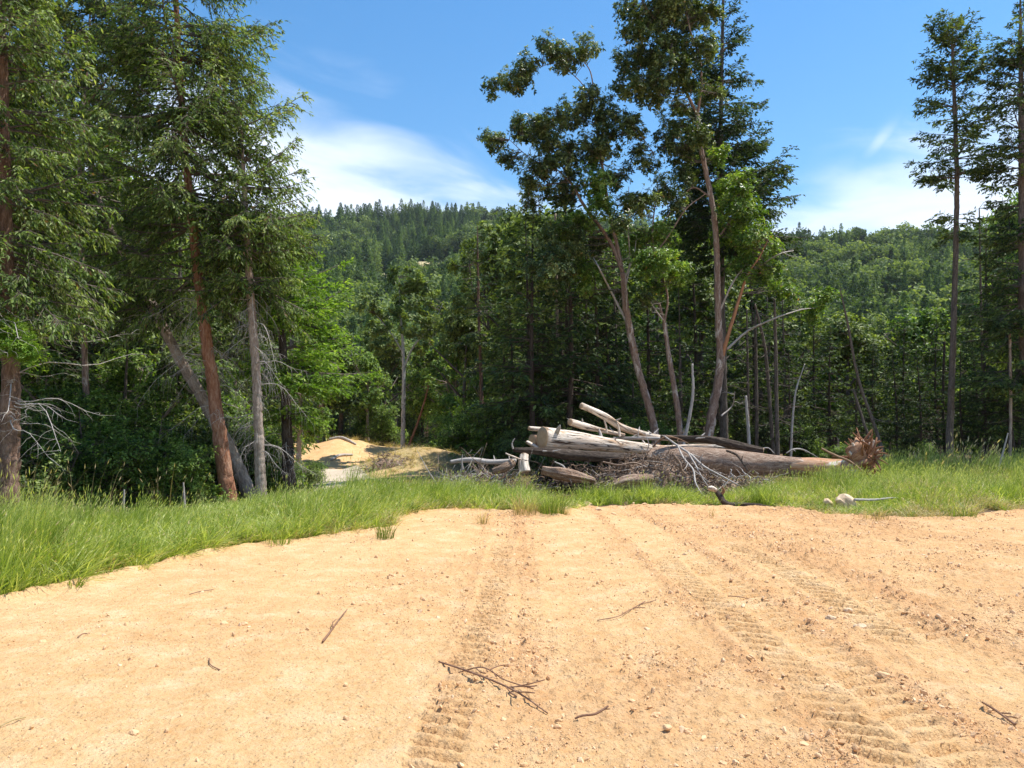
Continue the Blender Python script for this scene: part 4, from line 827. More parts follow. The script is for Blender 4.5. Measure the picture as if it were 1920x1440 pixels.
def far_fir_shape(seed):
    rng = np.random.default_rng(seed); g = Geo(); n = 1100; f = rng.uniform(.04, 1, n); az = rng.uniform(0, 6.28, n); Rm = 3.5 * (1 - f) ** .9 + .08
    lay = .75 + .35 * np.sin(f * 60 + az * 1.5); r = Rm * lay * rng.uniform(.35, 1, n) ** .5
    p = np.stack((np.cos(az) * r, np.sin(az) * r, 15 * f - r * .22), 1); d = np.stack((np.cos(az), np.sin(az), -.35 + 0 * az), 1) + rng.normal(size=(n, 3)) * .3
    rhombi(p, d, np.array([[0, 0, 1.]]) + rng.normal(size=(n, 3)) * .45, (.35 + .85 * (1 - f)) * rng.uniform(.5, 1.2, n), (.14 + .18 * (1 - f)) * rng.uniform(.6, 1.3, n), np.clip(.45 + rng.normal(size=n) * .14, 0, .9), g)
    Vv, Fs, co = tubes(np.array([[(0, 0, -1), (0, 0, 7), (0, 0, 15)]]), np.array([[.2, .12, .02]]), 4, False); g.add(Vv, Fs, tint=.05); return g.build('shape', M['far_fir'], smooth=False, link=False)
def far_oak_shape(seed):
    rng = np.random.default_rng(seed); g = Geo()
    for k in range(12):
        c = rng.normal(size=3) * np.array([2.0, 2.0, 1.6]) + np.array([0, 0, 6.2]); n = 90; u = nrm(rng.normal(size=(n, 3))); p = c + u * rng.uniform(.5, 1, n)[:, None] * rng.uniform(1.0, 1.9)
        rhombi(p, rng.normal(size=(n, 3)), u + rng.normal(size=(n, 3)) * .5, .75 * rng.uniform(.5, 1.3, n), .27, np.clip(.5 + rng.normal() * .1 + rng.normal(size=n) * .14, 0, .9), g)
    Vv, Fs, co = tubes(np.array([[(0, 0, -1), (0, 0, 3), (.3, 0, 7)]]), np.array([[.25, .18, .05]]), 4, False); g.add(Vv, Fs, tint=.05); return g.build('shape', M['far_oak'], smooth=False, link=False)
fr = np.random.default_rng(77); N0 = 30000
u = fr.uniform(-.95, .95, N0); Yf = np.sqrt(fr.uniform(105 ** 2, 800 ** 2, N0)); xf = u * Yf
D = 700 - 250 * sst(-40, 190, xf); ok = (Yf < D + 50) & (CLR(xf, Yf) < .12)
dens = np.interp(Yf, [100, 200, 800], [.9, .75, .52]); ok &= fr.uniform(size=N0) < dens
xf, Yf = xf[ok], Yf[ok]; zf = HH(xf, Yf); nf = len(xf)
oak = (fbm(xf * .018, Yf * .018, 3, 90) + .06 * sst(20, 150, xf) - .12 * (Yf > 560) * (xf < 60) + .10 * (np.abs(zf / Yf - .2) < .03)) + fr.normal(size=nf) * .06 > .51
pk = np.where(oak, 3 + fr.integers(0, 2, nf), fr.integers(0, 3, nf)); sc = (.62 + .9 * fr.uniform(0, 1, nf) ** 1.3) * np.where(oak, 1.15, 1.0) * np.interp(Yf, [300, 600], [1, 1.25])
sc = np.where((CLR(xf, Yf + 28) > .2) | (CLR(xf, Yf + 52) > .2), sc * .36, sc)
sxy = sc * fr.uniform(.85, 1.35, nf); scl = np.stack((sxy, sxy, sc), 1)
instancer('far_forest', np.stack((xf, Yf, zf - .3), 1), np.stack((0 * xf, 0 * xf, fr.uniform(0, 6.28, nf)), 1), scl, pk, [far_fir_shape(301), far_fir_shape(302), far_fir_shape(303), far_oak_shape(304), far_oak_shape(305)], 'dense mixed forest covering the far hillside up to the ridge')

def tuft(seed, mat, n, h, w=.0058, spread=.10, lean=.25, seg=4, heads=0, seedmat=None, hw=.006, hl=.10):
    rng = np.random.default_rng(seed); g = Geo(); a = rng.uniform(0, 6.28, n); r = spread * np.sqrt(rng.uniform(size=n))
    b = np.stack((np.cos(a) * r, np.sin(a) * r, 0 * a - .02), 1); hh = h * rng.uniform(.45, 1.1, n); out = a + rng.normal(size=n) * .7; bd = lean * rng.uniform(.1, 1.5, n)
    s = np.linspace(0, 1, seg + 1); dx = bd[:, None] * s ** 2.0 * hh[:, None]; zz = hh[:, None] * (s - .22 * bd[:, None] * s ** 3)
    cx = b[:, 0:1] + np.cos(out)[:, None] * dx + .10 * hh[:, None] * s ** 2; cy_ = b[:, 1:2] + np.sin(out)[:, None] * dx
    wa = rng.uniform(0, 3.14, n); ww = w * rng.uniform(.6, 1.4, n)[:, None] * (1 - s) ** .6 * np.ones((n, 1))
    Lf_ = np.stack((cx + np.cos(wa)[:, None] * ww, cy_ + np.sin(wa)[:, None] * ww, zz), -1); Rt = np.stack((cx - np.cos(wa)[:, None] * ww, cy_ - np.sin(wa)[:, None] * ww, zz), -1)
    V = np.stack((Lf_, Rt), 2).reshape(-1, 3); k = (np.arange(n) * (seg + 1) * 2)[:, None] + (np.arange(seg) * 2)[None]
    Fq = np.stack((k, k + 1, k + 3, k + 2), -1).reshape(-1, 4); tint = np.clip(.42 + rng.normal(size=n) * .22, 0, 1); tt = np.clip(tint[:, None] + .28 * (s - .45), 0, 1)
    g.add(V, Fq, tint=np.repeat(tt.ravel(), 2))
    if heads:
        i = rng.choice(n, heads, replace=False); p = np.stack((cx[i, -1], cy_[i, -1], zz[i, -1]), 1); d = np.stack((cx[i, -1] - cx[i, -2], cy_[i, -1] - cy_[i, -2], zz[i, -1] - zz[i, -2]), 1); d = nrm(d)
        for q in range(2):
            rhombi(p - d * .03, d, np.array([[math.cos(q * 1.57), math.sin(q * 1.57), 0.]]) * np.ones((heads, 1)), hl, hw, np.full(heads, .95), g)
    return g.build('shape', mat, smooth=False, link=False)
far_xy = np.array([(-30, 12.5), (-15, 11.6), (-8, 12.2), (-6.6, 12.8), (-5.6, 15.6), (-4.6, 17.4), (-2, 17.4), (0, 17.2), (1.2, 17.0), (4, 17.3), (6.2, 18.4), (8, 19.6), (9.6, 22.5), (14, 23.5), (40, 25)])
gr = np.random.default_rng(88); NG = 150000
gx = gr.uniform(-17, 24, NG); gy = gr.uniform(3, 25, NG)
sdg = padsd(gx, gy); far = np.interp(gx, far_xy[:, 0], far_xy[:, 1]) + (fbm(gx * .9, gy * .9, 2, 95) - .5) * 1.6
strag = gr.uniform(size=NG) < .07 * sst(.45, .0, sdg) * (fbm(gx * 2.2, gy * 2.2, 2, 92) > .5); ok = ((sdg < .0) | ((sdg < .45) & strag)) & (gy < far) & (np.abs(gx) < gy * .86 + 2.5)
thin = np.interp(gy, [5, 10, 16, 24], [1, .75, .5, .4]); ok &= gr.uniform(size=NG) < thin
# thin, dry patches at the right and in front of the logs
dryf = .25 * sst(.5, .62, fbm(gx * .9, gy * .9, 3, 93)) + 1.1 * sst(.36, .58, fbm(gx * .5, gy * .5, 3, 96)) * sst(3, 6.5, gx) + .5 * sst(1.6, .2, -sdg) * sst(3, 6, gx) + .9 * sst(.55, 0, -sdg) * sst(-4.2, -2.6, gx) + .8 * (sdg > 0)
bare = sst(.42, .56, fbm(gx * 1.5, gy * 1.2, 2, 98)) * sst(1.7, .2, -sdg) * sst(-.5, 1.6, gx) + .6 * sst(.45, .6, fbm(gx * 2.5, gy * 2.5, 2, 94)) * sst(.6, .0, -sdg)
ok &= gr.uniform(size=NG) > bare * .85
gx, gy, sdg, dryf = gx[ok], gy[ok], sdg[ok], dryf[ok]; ng_ = len(gx); gz = H(gx, gy)
lh = .34 + .95 * fbm(gx * 1.3, gy * 1.3, 3, 97) * gr.uniform(.8, 1.2, ng_); rise = np.where(sdg > 0, .32, sst(-.1, .9, -sdg) * .5 + .5)
hs_ = lh * rise * np.interp(gx, [-12, -5, -2.5, 0, 1, 3, 6, 9, 12], [1.1, 1.05, .98, .82, .64, .60, .66, .80, .95]) * np.interp(gy, [6, 9, 18, 24], [1.0, .92, .82, 1])
dry = gr.uniform(size=ng_) < np.clip(.09 + .5 * dryf + .5 * sst(10.2, 12.4, gy) * (gx < -6), 0, .85)
tall = gr.uniform(size=ng_) < np.where((gx > 7) & (gy > 16.5), .6, .10)
pk = np.where(dry, 4 + gr.integers(0, 2, ng_), np.where(tall, 3, gr.integers(0, 3, ng_)))
hs_ = hs_ * np.where(gx < -3.5, np.interp(gy, [7, 9, 12, 14], [1, .88, .62, .6]), 1) * (1 - .72 * np.exp(-(((gx - 6.4) / 1.1) ** 2 + ((gy - 14.6) / 1.1) ** 2)))
hs_ = np.where(pk == 3, hs_ * 1.15, hs_); hs_ = np.where(pk >= 4, hs_ * .9, hs_)
lean = (fbm(gx * .9, gy * .9, 2, 99) - .35) * .8
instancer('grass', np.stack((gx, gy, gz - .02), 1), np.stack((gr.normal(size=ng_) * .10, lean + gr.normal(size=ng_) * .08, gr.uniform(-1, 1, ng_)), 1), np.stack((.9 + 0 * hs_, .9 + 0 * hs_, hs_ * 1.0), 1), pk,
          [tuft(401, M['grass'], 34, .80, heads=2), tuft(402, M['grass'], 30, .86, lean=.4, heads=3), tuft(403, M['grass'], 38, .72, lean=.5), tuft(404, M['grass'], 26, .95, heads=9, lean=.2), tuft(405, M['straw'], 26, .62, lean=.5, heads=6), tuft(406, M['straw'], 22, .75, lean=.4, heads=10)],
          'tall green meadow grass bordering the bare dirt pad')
# dry straw on the mound, road verge and below the wood edge
sr = np.random.default_rng(91); NS = 16000
sx = sr.uniform(-12, 30, NS); sy = sr.uniform(17, 54, NS)
mnd = np.exp(-(((sx + 3.4) / 3.2) ** 2 + ((sy - 29.3) / 2.6) ** 2)) * 1.6 + .9 * (sx > -3) * (sx < 24) * (sy < 24) + .5 * (sx < -2) * (sy > 50)
q = np.array([(-4.3, 20.5), (-5.3, 24), (-6.8, 28.5), (-8.8, 33), (-12.5, 37)]); rd = seg_dist(sx, sy, q)
ok = (sr.uniform(size=NS) < mnd) & (rd > 1.5) & (padsd(sx, sy) < -3.2) & (np.abs(sx) < sy * .8)
sx, sy = sx[ok], sy[ok]; n_ = len(sx); h_ = sr.uniform(.3, .75, n_) * np.where((sx < -1) & (sy < 34), .45, 1)
instancer('dry_grass', np.stack((sx, sy, H(sx, sy) - .02), 1), np.stack((sr.normal(size=n_) * .2, sr.normal(size=n_) * .2, sr.uniform(0, 6.28, n_)), 1), np.stack((1.2 + 0 * h_, 1.2 + 0 * h_, h_), 1), sr.integers(0, 2, n_),
          [tuft(411, M['straw'], 26, .6, lean=.6), tuft(412, M['straw'], 26, .5, lean=.9)], 'dry straw coloured grass on the mound and wood edge')
# tall seeding grasses at the right edge of the wood and single tufts standing in the dirt
def lone_tuft(px, py, seed, mat, n, h, label, name='grass_tuft', spread=.10, lean=.5, heads=0, w=.004):
    x, y = G(px, py); o = tuft(seed, mat, n, h, spread=spread, lean=lean, heads=heads, w=w); o.name = name; C.objects.link(o); o.location = (x, y, float(Hfine(np.array([x]), np.array([y]))[0])); tag(o, label, 'grass tuft', 'single grass tufts at the edge of the dirt')
lone_tuft(722, 1012, 421, M['grass'], 90, .36, 'half dry grass tuft standing out into the dirt at the left grass corner', spread=.13)
lone_tuft(905, 985, 422, M['straw'], 40, .30, 'small dry leaning tuft alone in the dirt below the mound', spread=.09, lean=.9)
lone_tuft(1035, 968, 423, M['grass'], 150, .55, 'dense green tuft at the right end of the left grass strip', spread=.22)
lone_tuft(985, 968, 424, M['straw'], 110, .5, 'pale dry tuft left of the dense green tuft', spread=.22, lean=.7)
lone_tuft(770, 968, 425, M['shrub_leaf'], 70, .22, 'dark low green clump at the notch of the grass edge', spread=.14, lean=1.0, w=.008)
lone_tuft(1335, 968, 426, M['straw'], 14, .32, 'thin wispy weed alone in the dirt below the driftwood branch', spread=.06, lean=.5)
lone_tuft(1800, 975, 427, M['grass'], 120, .42, 'rounded green clump at the dirt edge on the right', spread=.25, lean=.8)
lone_tuft(520, 1022, 428, M['grass'], 70, .30, 'short dark green clump at the edge of the left grass', spread=.16, lean=.9)
lone_tuft(1640, 978, 429, M['straw'], 70, .30, 'dry low clump in front of the tan boulder', spread=.25, lean=.9)
for i, (px, Y, n, h) in enumerate([(1800, 21.5, 60, 1.25), (1770, 22, 34, 1.2), (1825, 22.2, 34, 1.15), (1740, 21, 26, 1.0), (1890, 21.5, 40, 1.1), (1690, 21, 20, .95), (60, 12.2, 30, 1.15), (185, 13.4, 34, 1.05), (330, 14.5, 26, 1.0), (20, 12, 26, 1.2)]):
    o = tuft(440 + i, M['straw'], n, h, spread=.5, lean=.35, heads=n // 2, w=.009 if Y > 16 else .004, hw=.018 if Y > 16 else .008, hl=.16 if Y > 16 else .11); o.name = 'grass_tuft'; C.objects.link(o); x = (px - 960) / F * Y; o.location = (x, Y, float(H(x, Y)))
    tag(o, ['tall tan seed heads at the foot of the tall free fir', 'seeding grass just left of the tall free fir', 'seeding grass just right of the tall free fir', 'thin seeding grass in front of the dark wood', 'arching seed heads near the right border', 'sparse seed heads right of the root plate', 'pale seeding stems beside the left border trunk', 'pale seeding stems by the white stub', 'seeding stems left of the reddest trunk', 'pale arching stems in front of the left border trunk'][i], 'grass tuft', 'tall seeding grasses before the wood')

# ------------------------------------------------------------------ the log pile
GP = 'logs in the log pile'
def axis_geo(q, r, n=60, K=28, bump_=.05, seed=0, ends=True):
    g = Geo(); qq = resample(np.column_stack((q, r)), n); p = qq[:, :3]; rr = qq[:, 3]
    V, Fs, co = tubes(p, rr, K, cap=ends); ang = np.tile(np.arange(K), n); a = ang / K * 2 * np.pi
    cx, cyy = np.cos(a) * 1.7, np.sin(a) * 1.7
    d = (vn(cx + co[:, 2] * .9, cyy + 9, seed) - .5) * 2 * bump_ + (vn(cx * 3 + 5, cyy * 3 + co[:, 2] * 2.5, seed + 1) - .5) * bump_
    c = np.repeat(p, K, 0); V = c + (V - c) * (1 + d)[:, None]; g.add(V, Fs, co=co); return g, p, rr
def log(label, pts, mat, seed, bump_=.05, cut0=True, cut1=False, name='log', K=28, group=GP, stubs=0, cutmat=None):
    q = PX([a[:3] for a in pts]); r = np.array([a[3] * a[2] / F for a in pts]); t = thing(name, label, 'log' if name == 'log' else 'branch', tuple(q[0]), group)
    g, p, rr = axis_geo(q, r, 60, K, bump_, seed, True)
    rng = np.random.default_rng(seed + 3)
    g.build('wood', mat, t)
    for on, c, d, rad_ in ((cut0, p[0], p[0] - p[1], rr[0]), (cut1, p[-1], p[-1] - p[-2], rr[-1])):
        if not on: continue
        d = d / np.linalg.norm(d); gg = Geo(); Vv, Fs, co = tubes(np.array([[c, c + d * .012, c + d * .014]]), np.array([[rad_ * .97, rad_ * .96, rad_ * .5]]), K)
        ang = np.tile(np.arange(K), 3) / K * 2 * np.pi; rl = np.repeat([.97, .96, .5], K) * rad_; co2 = np.stack((np.cos(ang) * rl, np.sin(ang) * rl, 0 * ang), 1)
        gg.add(Vv, Fs, co=co2); gg.build('cut_face', cutmat or M['cut'], t)
    for k in range(stubs):
        i = rng.integers(5, 55); dd = nrm(rng.normal(size=3)); dd[2] = abs(dd[2]); l = rng.uniform(.1, .35)
        g2 = trunk_geo([p[i], p[i] + dd * (rr[i] + l * .6), p[i] + dd * (rr[i] + l)], [rr[i] * .18 + .01, rr[i] * .13 + .008, .006], 10, 6, 0, seed=k); g2.build('branch_stub', M['dead_grey'], t)
    return t
log('largest pale log with sawn end facing left, debarked and bleached', [(1017, 821, 19.2, 22), (1045, 824, 19.4, 20), (1075, 826, 19.6, 17.5), (1120, 831, 20.0, 14), (1180, 838, 20.5, 11), (1250, 845, 21.2, 9)], M['log_pale'], 501, .07, stubs=4)
# the fallen trunk with its root plate
def fallen():
    pts = [(1618, 878, 18.97, 14), (1540, 877, 19.2, 16.5), (1450, 873, 19.6, 20), (1360, 868, 20.0, 25), (1280, 865, 20.5, 27), (1210, 864, 21.0, 26)]
    q = PX([a[:3] for a in pts]); r = np.array([a[3] * a[2] / F for a in pts])
    t = thing('fallen_tree', 'long fallen barked trunk with an upturned root plate at its right end', 'fallen tree', tuple(q[0]), GP)
    g, p, rr = axis_geo(q, r, 110, 30, .09, 510, True); g.build('trunk', M['log_bark'], t)
    # stripped reddish section near the root
    g, p2, r2 = axis_geo(PX([(1606, 878, 19.0), (1560, 877.3, 19.13), (1520, 876, 19.28), (1482, 874.5, 19.45)]), np.array([15.4, 16.4, 17.6, 16.6]) * 19.2 / F * 1.05, 50, 30, .12, 511, True)
    g.build('stripped_section', bark_mat('stripped reddish trunk', (.28, .11, .05), (.50, .28, .16), (.66, .46, .33), 7, .12, .015, patch=(.74, .68, .62), pscale=1.7, pthr=(.50, .56)), t)
    rng = np.random.default_rng(512); c = P(1618, 862, 18.95)
    core = Geo(); qd = PX([(1602, 872, 19.0), (1612, 866, 18.97), (1626, 860, 18.95), (1636, 857, 18.9)]); gg, _, _ = axis_geo(qd, np.array([.18, .24, .26, .12]), 36, 44, 1.1, 513, True); gg.build('root_plate', M['root'], t)
    Q = []; Rr_ = []
    for k in range(98):
        a = rng.uniform(0, 6.28); o = c + np.array([rng.uniform(-.12, .22), math.cos(a) * .26, math.sin(a) * .28]); dd = nrm(np.array([rng.uniform(-.5, .5), math.cos(a) * .7, math.sin(a) + .12])); l = rng.uniform(.12, .34) * (1.0 if math.sin(a) > -.3 else .5)
        st = np.linspace(0, 1, 6); b = rng.normal(size=3) * .14
        Q.append(o + dd * l * st[:, None] + b * st[:, None] ** 2); Rr_.append(rng.uniform(.018, .06) * (1 - .7 * st))
    for a_, b_ in zip(Q, Rr_):
        Vv, Fs, co = tubes(a_, b_, 6, True); gr_ = Geo(); gr_.add(Vv, Fs, co=co); gr_.build('root', M['root'], t)
    for k, (a, b) in enumerate([((1606, 848), (1598, 831)), ((1622, 844), (1617, 825)), ((1634, 847), (1638, 825)), ((1612, 850), (1605, 835)), ((1628, 846), (1629, 829)), ((1640, 856), (1645, 840)), ((1600, 858), (1592, 847))]):
        trunk_geo(PX([(a[0], a[1], 18.9), ((a[0] + b[0]) / 2 + 1, (a[1] + b[1]) / 2, 18.85), (b[0], b[1], 18.85)]), [.05, .04, .028], 14, 7, 0, .1, 520 + k).build('splinter', M['log_pale'], t)
fallen()
log('short reddish brown log half hidden behind the sawn end of the largest log', [(998, 826, 20.2, 12), (1040, 826, 20.6, 12), (1100, 832, 21, 10)], M['log_brown'], 530, .08)
log('thin white topped log lying above the short reddish one', [(992, 803, 20.1, 4), (1020, 806, 20.3, 4.5), (1075, 818, 20.7, 4)], M['log_pale'], 531, K=14)
log('slim pale log slanting up with its end free in the air', [(1090, 761, 20.4, 5.5), (1112, 770, 20.6, 5.5), (1135, 781, 20.8, 7), (1160, 798, 21.1, 6.5), (1200, 812, 21.6, 5.5), (1248, 822, 22, 4)], M['log_pale'], 532, .22, stubs=9, K=18)
log('short pale round ended log below the slanting one', [(1069, 791, 20.0, 6.5), (1090, 797, 20.3, 7), (1120, 805, 20.6, 5), (1170, 816, 21.1, 3.5)], M['log_pale'], 533, .12, K=16, stubs=3)
log('long dark log with broken right end resting on top of the fallen trunk', [(1238, 819, 20.6, 3.5), (1280, 822, 20.5, 5.5), (1330, 825, 20.4, 7), (1380, 836, 20.3, 8), (1430, 846, 20.2, 6.5)], M['dark_bark'], 534, .3, cut0=False, cut1=True, stubs=3)
log('dark crooked log beneath the largest pale log', [(962, 843, 18.9, 4), (1000, 845, 18.9, 6), (1060, 852, 18.9, 9), (1130, 856, 19.0, 9), (1220, 860, 19.3, 7)], M['dark_bark'], 535, .2, cut0=False, stubs=3)
log('stubby pale upright chunk left of the dark gap under the logs', [(984, 854, 18.7, 8), (982, 866, 18.6, 9), (985, 885, 18.5, 10)], M['log_pale'], 536, .15, cut0=True)
log('weathered tan broken log lying low in front of the dark gap', [(1016, 880, 18.1, 7), (1040, 886, 18.1, 9), (1080, 894, 18.2, 9), (1116, 902, 18.3, 4)], M['log_bark'], 537, .6, cut0=False)
log('small rough brown log beside the pale upright chunk', [(962, 868, 18.6, 7), (948, 876, 18.5, 8), (925, 884, 18.6, 6)], M['tangle'], 538, .2, K=16)
log('long grey pole along the top of the left brush heap', [(845, 866, 19.2, 3), (880, 862, 19.1, 4.5), (920, 866, 19.1, 4.5), (968, 864, 19, 4)], M['dead_grey'], 539, .12, cut0=False, K=12, stubs=3)
log('short split log end poking out left under the sawn end', [(988, 829, 19.5, 3), (1000, 836, 19.4, 4), (1012, 842, 19.3, 3)], M['log_pale'], 540, .2, K=10)
log('thin bleached pole lying across the top of the fallen trunk', [(1150, 822, 21.3, 3), (1220, 822, 20.9, 3.4), (1290, 826, 20.7, 3), (1345, 832, 20.4, 2)], M['dead_grey'], 541, .12, cut0=False, K=10, stubs=4)
log('pale stripped log lying behind and above the fallen trunk', [(1190, 845, 21.3, 8), (1260, 842, 21.4, 8), (1330, 838, 21.5, 6), (1400, 842, 21.6, 4)], M['log_pale'], 542, .1, cut0=False)
def chunk(name, label, cat, px, py, Y, sx, sy, sz, mat, seed, amp=.28, group=None, rot=0., sub=4):
    import bmesh
    bm = bmesh.new(); bmesh.ops.create_icosphere(bm, subdivisions=sub, radius=1.0); co = np.array([v.co[:] for v in bm.verts]); fa = np.array([[v.index for v in f.verts] for f in bm.faces]); bm.free()
    n1 = vn(co[:, 0] * 1.6 + co[:, 2] * 1.1 + 5, co[:, 1] * 1.6 + 3 - co[:, 2], seed) - .5; n2 = vn(co[:, 0] * 5 + co[:, 2] * 3, co[:, 1] * 5 - co[:, 2] * 3 + 9, seed + 1) - .5
    rng = np.random.default_rng(seed)
    for k in range(7):                                                   # knock flat facets
        d = nrm(rng.normal(size=3)); h = rng.uniform(.62, .85); t_ = co @ d; co = co - np.maximum(t_ - h, 0)[:, None] * d * .9
    co = co * (1 + amp * 2 * n1 + amp * .7 * n2)[:, None] * np.array([sx, sy, sz]); c, s = math.cos(rot), math.sin(rot); co = np.stack((co[:, 0] * c - co[:, 2] * s, co[:, 1], co[:, 0] * s + co[:, 2] * c), 1)
    p = P(px, py, Y); g = Geo(); g.add(co + p, fa, tint=.5 + .5 * n1, co=co * 1.0); o = g.build(name, mat, smooth=False, origin=p); tag(o, label, cat, group); return o
log('grey weathered broken stump block half sunk in the grass before the root tangle', [(1150, 909, 17.5, 7), (1166, 905, 17.5, 11), (1195, 903, 17.5, 12), (1222, 901, 17.6, 9)], M['log_bark'], 601, .6, cut0=False, name='stump', K=26)
# root tangle and brush heaps
def tangle(name, label, cx, Y, w, h, dpt, n, seed, mats, core=True, zb=0.0, shape=None, px0=None, kind=None, cat='brush heap', lr=(.3, .9), tr=(.008, .03)):
    rng = np.random.default_rng(seed); x0 = (cx - 960) / F * Y; z0 = float(H(x0, Y)) + zb; t = thing(name, label, cat, (x0, Y, z0), 'heaps of roots and branches')
    if core:
        V, Fq = grid(np.linspace(-1, 1, 60), np.linspace(-1, 1, 30), lambda a, b: (1 - np.abs(a) ** 2.6) * (1 - b ** 2) ** .6 * h * (.72 + .5 * (fbm(a * 5 + 3, b * 3, 4, seed) - .4)) - .05)
        V = V * np.array([w / 2, dpt / 2, 1]) + np.array([x0, Y, z0]); g = Geo(); g.add(V, Fq, co=V); g.build('core', mats[0], t)
    for mi, (m, nn) in enumerate(zip(mats, n)):
        g = Geo(); st = np.linspace(0, 1, 9)
        a = rng.uniform(-1, 1, nn); b = rng.uniform(-1, 1, nn); hh = h * (1 - np.abs(a) ** 2.6) * (1 - .6 * b ** 2) * rng.uniform(.1, 1.1, nn) ** .7
        p0 = np.stack((x0 + a * w / 2, Y + b * dpt / 2 - .05, z0 + hh), 1); d = rng.normal(size=(nn, 3)) * np.array([1, .6, .45]); d = nrm(d); l = rng.uniform(*lr, nn)
        c1 = rng.normal(size=(nn, 3)) * .35; c2 = rng.normal(size=(nn, 3)) * .06
        Q = p0[:, None] + l[:, None, None] * (d[:, None] * st[None, :, None] + c1[:, None] * (st ** 2)[None, :, None] + c2[:, None] * np.sin(st * 11)[None, :, None])
        Q[:, :, 2] = np.maximum(Q[:, :, 2], z0 + .02)
        Vv, Fs, co = tubes(Q, rng.uniform(*tr, nn)[:, None] * (1 - .75 * st)[None], 5, True); g.add(Vv, Fs, co=co); tag(g.build('roots' if mi == 0 else 'branches', m, t), kind='stuff')
    return t
tangle('root_tangle', 'wide tangle of brown hanging roots in front of the fallen trunk', 1228, 18.9, 3.3, .95, 1.1, (1100, 170), 701, (M['tangle'], M['dead_grey']), lr=(.12, .50), tr=(.005, .022))
tangle('root_tangle', 'matted roots spilling right below the fallen trunk', 1385, 18.7, 2.2, .50, .7, (260, 130), 702, (M['tangle'], M['dead_grey']), lr=(.15, .5), tr=(.006, .02))
tangle('brush_heap', 'low heap of grey brush and roots at the left end of the pile', 905, 19.0, 2.2, .50, 1.3, (260, 260), 703, (M['tangle'], M['dead_grey']), lr=(.2, .8), tr=(.006, .022))
tangle('brush_heap', 'bleached sticks and bark heaped on top behind the largest log', 1215, 21.2, 2.6, .95, 1.2, (150, 110), 704, (M['log_brown'], M['dead_grey']), lr=(.25, .9), tr=(.008, .03))
tangle('brush_heap', 'dark debris under the sawn end of the largest log', 1060, 19.5, 2.0, .60, .9, (220, 150), 705, (M['dark_bark'], M['tangle']), lr=(.2, .8), tr=(.008, .035))
tangle('brush_heap', 'small heap of old roots on the flank of the straw mound', 735, 27.9, 1.9, .62, 1.0, (140, 60), 706, (M['tangle'], M['dead_grey']), lr=(.15, .45), tr=(.008, .022), zb=-.28)
tangle('brush_heap', 'dry reddish needle heap in the grass beside the left border trunk', 75, 14.2, .8, .22, .6, (80, 40), 707, (M['root'], M['straw']), lr=(.1, .35), tr=(.004, .01), core=False)
tangle('root_clod', 'small straw covered root clod right of the left brush heap', 980, 18.3, .75, .42, .5, (90, 120), 602, (M['tangle'], M['straw']), lr=(.08, .28), tr=(.004, .012), cat='root clod')
# separate branches on and around the pile
def stick(label, pts, mat, seed, group='branches on and around the log pile', K=8, forks=0, name='branch', bumpk=.08, ground_it=False):
    q = PX([a[:3] for a in pts]) if not ground_it else np.array(pts)[:, :3]; r = np.array([a[3] * a[2] / F * (.62 if 'branch' in label else .85) for a in pts]) if not ground_it else np.array(pts)[:, 3] * (.62 if name == 'twig' else 1)
    g = trunk_geo(q, r, 40, K, 0, bumpk, seed); rng = np.random.default_rng(seed)
    for k in range(forks):
        a = resample(np.column_stack((q, r)), 40)[rng.integers(8, 36)]; d = nrm(rng.normal(size=3) + nrm(q[-1] - q[0]) * 1.2); l = rng.uniform(.12, .3) * np.linalg.norm(q[-1] - q[0])
        if ground_it: d[2] = abs(d[2]) * .25; 
        trunk_geo([a[:3], a[:3] + d * l * .5 + rng.normal(size=3) * .04 * l, a[:3] + d * l], [a[3] * .6, a[3] * .4, a[3] * .15], 12, 5, 0, .05, seed + k, g=g)
    o = g.build(name, mat, origin=q[0]); tag(o, label, 'branch' if name == 'branch' else 'twig', group); return o
